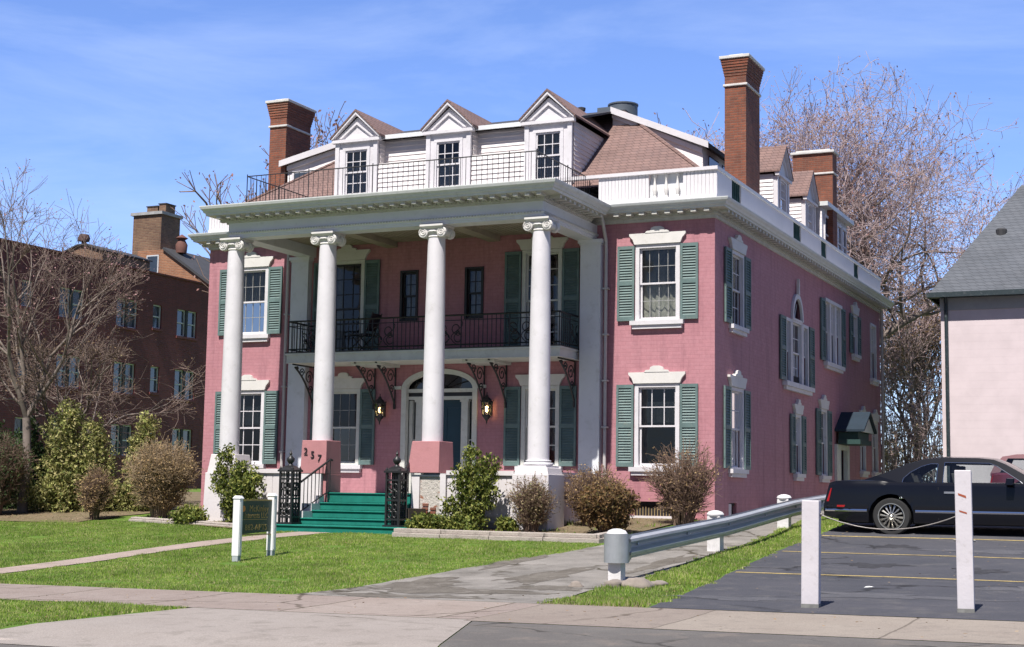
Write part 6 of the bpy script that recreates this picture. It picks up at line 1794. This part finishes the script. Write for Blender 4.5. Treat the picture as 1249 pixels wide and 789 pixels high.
def trees():
    G = 'bare trees beyond the mansion'
    print('big', bare_tree('bare_tree', 'tall spreading bare tree with reddish buds rising behind the rear chimney', (-3.5, 29.5, 1.3), 5, 6.4, .42, 4.4, 8, .98, 4,
        (-2.9, 29.0, 11.2, 7.7, 6.5, 8.5), [7, 5, 5, 4], [5.0, 3.1, 1.9, 1.1], M_twigp, M_bud, .07, 1, G, rmin=.0095, upf=.34))
    print('br1', bare_tree('bare_tree', 'slender bare brown tree in the gap between the mansion and the pink building', (-2.2, 39.0, 1.3), 9, 4.2, .22, 2.5, 6, .55, 3,
        (-2.6, 38.8, 6.8, 4.2, 3, 6.0), [8, 7, 6], [2.4, 1.5, .9], M_twigp, M_budy, .10, 1, G, rmin=.016, upf=.4))
    print('br2', bare_tree('bare_tree', 'thin bare tree beside the corner of the pink building', (.6, 47.0, 1.3), 19, 5.2, .22, 3, 5, .6, 3,
        (.2, 47, 8.0, 4.5, 3, 6.6), [8, 7, 6], [2.6, 1.6, 1.0], M_twigp, M_bud, .09, 1, G, rmin=.018, upf=.35))
    print('far', bare_tree('bare_tree', 'far bare tree top showing above the roof hatch', (-17.0, 42, 1.3), 23, 9.0, .35, 8, 6, .8, 3,
        (-16.5, 42, 14.6, 7.0, 5, 8.6), [7, 7, 6], [4.0, 2.4, 1.4], M_twigp, M_bud, .10, 1, G, rmin=.02))
    print('far2', bare_tree('bare_tree', 'far bare tree top showing right of the left chimney', (-31.5, 34, 1.3), 29, 8.6, .3, 7, 5, .7, 3,
        (-31.5, 34, 14.2, 4.2, 4, 7.4), [6, 6, 5], [3.6, 2.2, 1.3], M_twig, M_bud, .14, 1, G, rmin=.02, upf=.4))
    print('far3', bare_tree('bare_tree', 'thin bare tree left of the left chimney above the cornice', (-24.6, 16.5, 1.2), 31, 7.0, .2, 4.5, 5, .55, 2,
        (-24.6, 16.5, 9.0, 3.0, 2.5, 5.4), [6, 5], [2.6, 1.5], M_twig, M_bud, .09, 1, G, rmin=.016, upf=.4))
    G = 'bare trees at the left edge of the lawn'
    print('left', bare_tree('bare_tree', 'bare pinkish budding tree at the left edge in front of the brick building', (-18.2, -2.4, .62), 41, 3.8, .13, 2.6, 4, .62, 3,
        (-18.4, -2.4, 5.8, 2.3, 2.4, 4.2), [7, 6, 5], [2.1, 1.2, .7], M_twigt, M_budp, .035, 1, G, rmin=.0055))
    print('left2', bare_tree('bare_tree', 'low spreading bare tree with wide twigs over the evergreens', (-18.6, -.6, .75), 47, 2.8, .11, 1.5, 5, 1.1, 3,
        (-17.6, .4, 3.4, 3.6, 2.6, 2.2), [7, 6, 5], [2.3, 1.3, .8], M_twigt, M_budy, .03, 1, G, rmin=.006, upf=.12))
trees()

def lobes_points(lobes, n):
    out = []
    tot = sum(l[3]*l[4]*l[5] for l in lobes)
    for (cx, cy, cz, rx, ry, rz) in lobes:
        k = int(n*rx*ry*rz/tot)
        d = rng.normal(size=(k, 3)); d /= np.linalg.norm(d, axis=1, keepdims=True)
        r = rng.uniform(.25, 1.08, size=(k, 1))**.6
        ns = 1+.16*np.sin(d[:, :1]*7+cx*3)+.14*np.sin(d[:, 2:]*9+cy*5+d[:, 1:2]*6)
        out.append(np.array([[cx, cy, cz]])+d*r*ns*np.array([[rx, ry, rz]]))
    return np.concatenate(out)

def evergreen(name, label, base, lobes, n, size, mat, group, cat='shrub', stems=6):
    t = thing(name, label, cat, base, group)
    P = lobes_points(lobes, n); rng.shuffle(P)
    # gather leaves in small sprays so that the crown clumps
    k = len(P)//9; C = P[:k]; S = np.repeat(C, 9, axis=0)+rng.normal(scale=size*.95, size=(k*9, 3)); S = S[S[:, 2] > base[2]+.02]
    V, F = quads(S, size, up=.7, aspect=2.0)
    np_obj('foliage', V, F, mat, t)
    rd = random.Random(int(abs(base[0])*100)); segs = []
    for i in range(stems):
        l = lobes[i % len(lobes)]; p = (base[0]+rd.uniform(-.08, .08), base[1]+rd.uniform(-.05, .05), base[2]-.05); q = (l[0]+rd.uniform(-.1, .1), l[1], l[2]+l[5]*.3)
        m = ((p[0]+q[0])/2+rd.uniform(-.05, .05), (p[1]+q[1])/2, (p[2]+q[2])/2); segs += [(p, m, .03, .022), (m, q, .022, .008)]
    seg_mesh('stem', segs, M_bark, t, n=5)
    return t

def bare_shrub(name, label, base, rx, ry, h, n, seed, mat, bud, group, bsize=.03, nb=1.0, round_=False, lean=0, rm=.0075, fine=3, zlow=.15):
    rd = random.Random(seed); t = thing(name, label, 'shrub', base, group); segs = []; tips = []
    for i in range(n):
        a = rd.uniform(0, 2*pi); k = sqrt(rd.random()); tx, ty = cos(a)*k, sin(a)*k
        b = (base[0]+tx*rx*.22, base[1]+ty*ry*.22, base[2]-.03)
        topz = h*(rd.uniform(.72, 1.0))*(sqrt(max(.05, 1-.55*k*k)))
        if round_: topz = h*(zlow+(1-zlow)*(.5+.5*sqrt(max(0, 1-k*k))*rd.choice((1, 1, rd.random()))))
        e = (base[0]+tx*rx*(.9+.1*rd.random())+lean*topz, base[1]+ty*ry, base[2]+topz)
        pts = []; ns = 5
        for j in range(ns+1):
            f = j/ns; g = f**1.35 if not round_ else f
            pts.append((b[0]+(e[0]-b[0])*g+rd.gauss(0, .018), b[1]+(e[1]-b[1])*g+rd.gauss(0, .018), b[2]+(e[2]-b[2])*(f**.85)))
        for j in range(ns):
            segs.append((pts[j], pts[j+1], rm*(2.1-1.5*j/ns), rm*(2.1-1.5*(j+1)/ns)))
            if j >= 1:
                for _ in range(fine):
                    p = pts[j]; d = nrm((rd.gauss(0, .8)+tx*.5, rd.gauss(0, .8)+ty*.5, rd.uniform(.1, 1.2))); L_ = rd.uniform(.10, .26)*(h/1.6)
                    q = (p[0]+d[0]*L_, p[1]+d[1]*L_, p[2]+d[2]*L_); segs.append((p, q, rm*.8, rm*.5)); tips.append(q)
                    for _ in range(2):
                        d2 = nrm((d[0]+rd.gauss(0, .6), d[1]+rd.gauss(0, .6), d[2]+rd.gauss(0, .5))); q2 = (q[0]+d2[0]*L_*.6, q[1]+d2[1]*L_*.6, q[2]+d2[2]*L_*.6)
                        segs.append((q, q2, rm*.55, rm*.4)); tips.append(q2)
    T = np.array(tips)
    if nb < 1: T = T[rng.random(len(T)) < nb]
    elif nb > 1: T = np.concatenate([T+rng.normal(scale=.03, size=T.shape) for _ in range(int(nb))])
    seg_mesh('twigs', segs, None, t, n=3, extra=[(T, bsize, 1)], mats=[mat, bud])
    return t

def shrubs():
    yew = leaf_mat('yew_green', [(.04, .07, .014, 1), (.13, .17, .03, 1), (.34, .34, .09, 1), (.03, .05, .012, 1), (.22, .24, .05, 1)], .55, .2)
    dark = leaf_mat('dark_evergreen', [(.035, .06, .02, 1), (.06, .095, .03, 1), (.02, .04, .012, 1)], .6, .2)
    olive = leaf_mat('olive_evergreen', [(.20, .24, .06, 1), (.46, .44, .16, 1), (.08, .11, .03, 1), (.55, .48, .22, 1), (.06, .09, .025, 1)], .6, .25)
    tanb = leaf_mat('tan_twig_tips', [(.40, .27, .13, 1), (.30, .20, .10, 1), (.46, .33, .16, 1)], .8, .2)
    purp = leaf_mat('bronze_leaves', [(.155, .085, .04, 1), (.21, .125, .055, 1), (.12, .10, .035, 1)], .7, .2)
    grn = leaf_mat('fresh_buds', [(.26, .26, .10, 1), (.30, .22, .13, 1), (.22, .17, .10, 1)], .7, .2)
    tw = paint('shrub_twig_tan', (.34, .25, .16, 1), .9, .3, 4, bmp=0); twr = paint('shrub_twig_brown', (.20, .13, .095, 1), .9, .3, 4, bmp=0)
    GE = 'evergreen shrubs in front of the porch'
    z = .66
    evergreen('yew_shrub', 'irregular upright yellow green yew left of the steps behind the sign', (-10.35, -3.85, .6),
        [(-10.72, -3.85, 2.1, .22, .22, .34), (-10.85, -3.85, 1.62, .27, .25, .34), (-10.35, -3.85, 1.3, .40, .35, .45), (-10.3, -3.85, 1.85, .24, .2, .22), (-9.95, -3.85, 1.5, .21, .22, .44), (-10.4, -3.85, .95, .34, .3, .3)], 6200, .045, yew, GE)
    evergreen('yew_shrub', 'tall upright yellow green yew right of the steps against the porch wall', (-4.2, -3.95, .58),
        [(-4.2, -4.0, 2.12, .20, .2, .30), (-3.9, -4.0, 1.75, .28, .25, .35), (-4.35, -4.0, 1.6, .32, .25, .38), (-4.2, -4.0, 1.15, .33, .28, .42), (-4.68, -4.0, 1.05, .24, .22, .24), (-4.15, -4.0, .82, .34, .3, .25), (-3.72, -4.0, 2.0, .15, .15, .26), (-3.76, -4.0, 1.35, .16, .2, .28)], 6600, .045, yew, GE)
    for lab, x, y, rx, rz, nn in (('low clipped yew right beside the right newel post', -5.02, -4.62, .38, .22, 2600), ('low clipped yew between the short hedge clump and the upright yew', -4.25, -4.7, .44, .20, 2600),
                             ('small round dark yew at the foot of the white porch wall', -3.45, -3.85, .22, .16, 1200), ('low spreading yew at the corner of the left column pedestal', -11.6, -4.05, .45, .20, 2400)):
        g = gz(x, y)
        evergreen('low_yew', lab, (x, y, g), [(x, y, g+rz*.9, rx, rx*.7, rz), (x+rx*.5, y, g+rz*.75, rx*.55, rx*.5, rz*.85)], nn, .045, yew, 'low yews along the porch')
    GB = 'leafless shrubs in the right hand bed'
    bare_shrub('bare_shrub', 'squarish leafless shrub in front of the fourth column pedestal', (-2.85, -3.85, .6), .55, .4, 1.28, 100, 3, twr, grn, GB, .028, 1, rm=.007)
    bare_shrub('bare_shrub', 'wide leafless brown shrub between the fourth column and the downspout', (-2.05, -2.3, .7), .85, .6, 1.45, 150, 4, twr, tanb, GB, .03, 1, rm=.007)
    bare_shrub('bare_shrub', 'tall leafless shrub in front of the lower right wing window', (-.25, -1.45, .76), .92, .6, 1.95, 120, 5, twr, tanb, GB, .026, .6, rm=.008)
    bare_shrub('bronze_shrub', 'low round bronze leaved shrub at the end of the right bed', (-1.1, -3.9, .6), .62, .5, 1.05, 240, 6, twr, purp, None, .04, 2, round_=True, rm=.006, zlow=.25)
    GL = 'leafless shrubs left of the mansion'
    bare_shrub('bare_shrub', 'big dense tan leafless bush at the left corner of the mansion', (-13.25, -3.0, .64), .98, .7, 2.12, 330, 7, tw, tanb, GL, .03, 1, rm=.0075)
    bare_shrub('bare_shrub', 'narrow brown leafless bush standing apart on the lawn edge', (-14.75, -3.6, .6), .42, .35, 1.45, 100, 8, twr, tanb, GL, .028, 1, rm=.007)
    bare_shrub('bare_shrub', 'twiggy dark thicket at the far left edge of the lawn', (-18.4, -3.3, .6), 1.2, .7, 2.4, 200, 10, twr, dark, GL, .04, 1, rm=.009)
    GA = 'tall evergreens left of the mansion'
    evergreen('arborvitae', 'tallest pointed evergreen at the left in front of the brick building', (-17.2, -1.9, .7),
        [(-17.25, -1.9, 3.2, .38, .35, .55), (-17.35, -1.9, 2.5, .6, .5, .8), (-17.2, -1.9, 1.5, .8, .6, .9), (-17.6, -1.9, 1.15, .9, .6, .6)], 15000, .05, olive, GA, 'tree')
    evergreen('arborvitae', 'olive green evergreen joined to the right of the tallest one', (-16.6, -1.6, .7),
        [(-16.6, -1.6, 2.75, .32, .3, .5), (-16.45, -1.6, 2.0, .5, .4, .7), (-16.4, -1.6, 1.2, 0.7, .5, .75)], 9000, .05, olive, GA, 'tree')
    evergreen('arborvitae', 'pointed olive evergreen just left of the big tan bush', (-15.55, -1.2, .76),
        [(-15.2, -1.2, 2.85, .28, .3, .55), (-15.3, -1.2, 2.1, .48, .4, .7), (-15.2, -1.2, 1.3, 0.62, .5, .75)], 9500, .05, olive, GA, 'tree')
    evergreen('arborvitae', 'dark green evergreen beneath the leftmost bare tree', (-18.9, -1.6, .7),
        [(-18.7, -1.6, 2.2, .6, .5, 1.0), (-18.6, -1.4, 1.3, 1.1, .6, .8), (-19.7, -1.6, 1.7, .9, .5, 1.2), (-17.2, -1.2, 1.1, 1.0, .5, .5), (-15.8, -.9, 1.15, .9, .4, .45)], 15000, .055, dark, GA, 'tree')
    # dense far thicket in the gap at the right
    P = []
    for i in range(60): pass
    rd = random.Random(77); segs = []; tips = []
    for i in range(330):
        x = rd.uniform(-7, 3.4); y = rd.uniform(33, 37); h_ = rd.uniform(2.0, 5.2)*(1 if rd.random() < .8 else 1.35); g = gz(x, y)
        p = (x, y, g)
        for j in range(5):
            q = (p[0]+rd.gauss(0, .14), p[1]+rd.gauss(0, .12), p[2]+h_/5)
            segs.append((p, q, .035-.005*j, .030-.005*j))
            for _ in range(3):
                d = nrm((rd.gauss(0, 1), rd.gauss(0, 1), rd.uniform(.2, 1.3))); L_ = rd.uniform(.3, .8); e = (q[0]+d[0]*L_, q[1]+d[1]*L_, q[2]+d[2]*L_)
                segs.append((q, e, .015, .01)); tips.append(e)
            p = q
    T = np.array(tips)
    tag(seg_mesh('thicket', segs, None, None, n=3, extra=[(T, .09, 1)], mats=[M_twigp, leaf_mat('dry_leaves', [(.50, .38, .27, 1), (.58, .44, .30, 1), (.40, .32, .24, 1)], .9, .1)]),
        'mass of brown undergrowth and saplings behind the mansion at the right', 'undergrowth', kind='stuff')
shrubs()

def grass():
    M_blade = leaf_mat('grass_blades', [(.14, .265, .022, 1), (.20, .34, .035, 1), (.30, .41, .07, 1), (.55, .50, .26, 1), (.08, .17, .016, 1)], .5, .35, straw=(.22, .29, .07, 1))
    def patch(name, label, n, x0, x1, y0, y1, keep, hh=.034, w=.0062):
        x = rng.uniform(x0, x1, n*2); y = rng.uniform(y0, y1, n*2); m = keep(x, y); x, y = x[m][:n], y[m][:n]; k = len(x)
        z = gh(x, y)
        cl = .55+.75*(.5+.5*np.sin(x*1.7+1.3*np.sin(y*1.1)))*(.5+.5*np.sin(y*2.3+np.sin(x*2.9)))+.3*rng.random(k)
        thin = (np.sin(x*4.1+2*np.sin(y*3.3))*np.sin(y*5.2+1.7*np.sin(x*2.2)) > .72)
        cl = np.where(thin, cl*.35, cl)
        h = hh*cl*rng.uniform(.6, 1.35, k); a = rng.uniform(0, 2*pi, k); l = rng.uniform(0, .6, k)*h; b = rng.uniform(0, 2*pi, k)
        ww = w*rng.uniform(.7, 1.4, k)
        V = np.stack([np.stack([x-np.cos(a)*ww, y-np.sin(a)*ww, z-.005], 1), np.stack([x+np.cos(a)*ww, y+np.sin(a)*ww, z-.005], 1), np.stack([x+np.cos(b)*l, y+np.sin(b)*l, z+h], 1)], 1).reshape(-1, 3)
        F = (np.arange(k)*3)[:, None]+np.array([[0, 1, 2]])
        tag(np_obj(name, V, F, M_blade), label, 'grass', kind='stuff')
    path_l = lambda y: np.interp(y, [-15.5, -13.7, -9.3, -6.5, -5], [-8.75, -8.55, -8.5, -8.1, -7.9])
    path_r = lambda y: np.interp(y, [-15.5, -13.7, -9.3, -6.5, -5], [-7.95, -7.8, -7.8, -7.3, -7.1])
    dl = lambda y: np.interp(y, [-15.5, -14.5, -11.3, -8, -6.5, 0, 30], [-1.2, -1.0, -.95, -.45, -.35, -.3, .3])
    dr = lambda y: np.interp(y, [-15.5, -12, 0, 30], [2.45, 2.38, 1.95, 1.6])
    ll = lambda y: np.interp(y, [-15.5, -12, -9.7, -4.8, 0, 34], [3.95, 3.6, 3.35, 3.0, 3.05, 3.0])
    wob = lambda x, y: .06*np.sin(x*5+y*3)+.05*np.sin(y*11)
    bare = lambda x, y: (np.sin(x*1.3+2)*np.sin(y*1.9+x*.4) > .93)
    front = lambda x, y: np.where(x > -9, np.interp(x, [-8.9, -5.3, -5.2, 0], [-5.0, -5.0, -5.6, -5.65]), np.interp(x, [-26, -15, -14.5, -13.5, -9], [-4.3, -4.2, -3.8, -3.8, -5.0]))
    def lawn(x, y):
        return (x < dl(y)+wob(x, y)) & ((x < path_l(y)-wob(x, y)*.6) | (x > path_r(y)+wob(x, y)*.6)) & (y < front(x, y)+.05) & ~bare(x, y) & (y > -15.5-wob(x, y)*.5)
    patch('lawn_grass', 'bright green spring grass of the front lawn', 360000, -19, -.3, -15.6, -3.8, lawn)
    patch('lawn_grass', 'green grass strip along the guard rail beside the parking lot', 60000, 1.8, 4.0, -15.5, 6, lambda x, y: (x > dr(y)+wob(x, y)) & (x < ll(y)-.04+wob(x, y)*1.5) & (rng.random(len(x)) < np.clip((y+15.9)*.8, .1, 1)), .05, .009)
    patch('lawn_grass', 'wedge of grass between the sidewalk and the street', 60000, -8, -1.15, -20.6, -17.6, lambda x, y: (x < -1.35+(y+17.65)*.17+wob(x, y)) & (rng.random(len(x)) > (np.exp(-((x+5.0)/1.0)**2-((y+18.2)/.7)**2)*.9)))
    patch('weed_tufts', 'sparse weeds and new shoots in the flower beds', 2600, -14, -.6, -5.3, -1.5, lambda x, y: ((x > -5.2) & (y > -5.3) | (x < -9.4) & (y > -3.6)) & (np.sin(x*3.1)*np.sin(y*4.3+1) > .2), .10, .022)
grass()

def litter():
    lm = leaf_mat('dead_leaves', [(.20, .12, .06, 1), (.30, .20, .11, 1), (.12, .08, .05, 1), (.36, .27, .17, 1)], .9, 0)
    C = []
    for x0, x1, y0, y1, n in ((-5.1, -.8, -5.2, -.2, 1500), (-13, -9, -4.3, -3.4, 350), (-24, -14.9, -4.4, -1, 1600), (-18, -.6, -15, -5.8, 420), (1.9, 3.6, -15, 2, 160), (-8, -1.6, -20.2, -17.8, 120), (-4, 9, -17.9, -15.4, 90), (3.2, 9, -15, 3, 90)):
        x = rng.uniform(x0, x1, n); y = rng.uniform(y0, y1, n); C.append(np.stack([x, y, gh(x, y)+.045], 1))
    C = np.concatenate(C); V, F = quads(C, .035, aspect=1.4)
    V[:, 2] = np.repeat(C[:, 2], 4)+(V[:, 2]-np.repeat(C[:, 2], 4))*.25
    tag(np_obj('fallen_leaves', V, F, lm), 'scattered small dead leaves on beds, lawn and paving', 'leaves', kind='stuff')
litter()
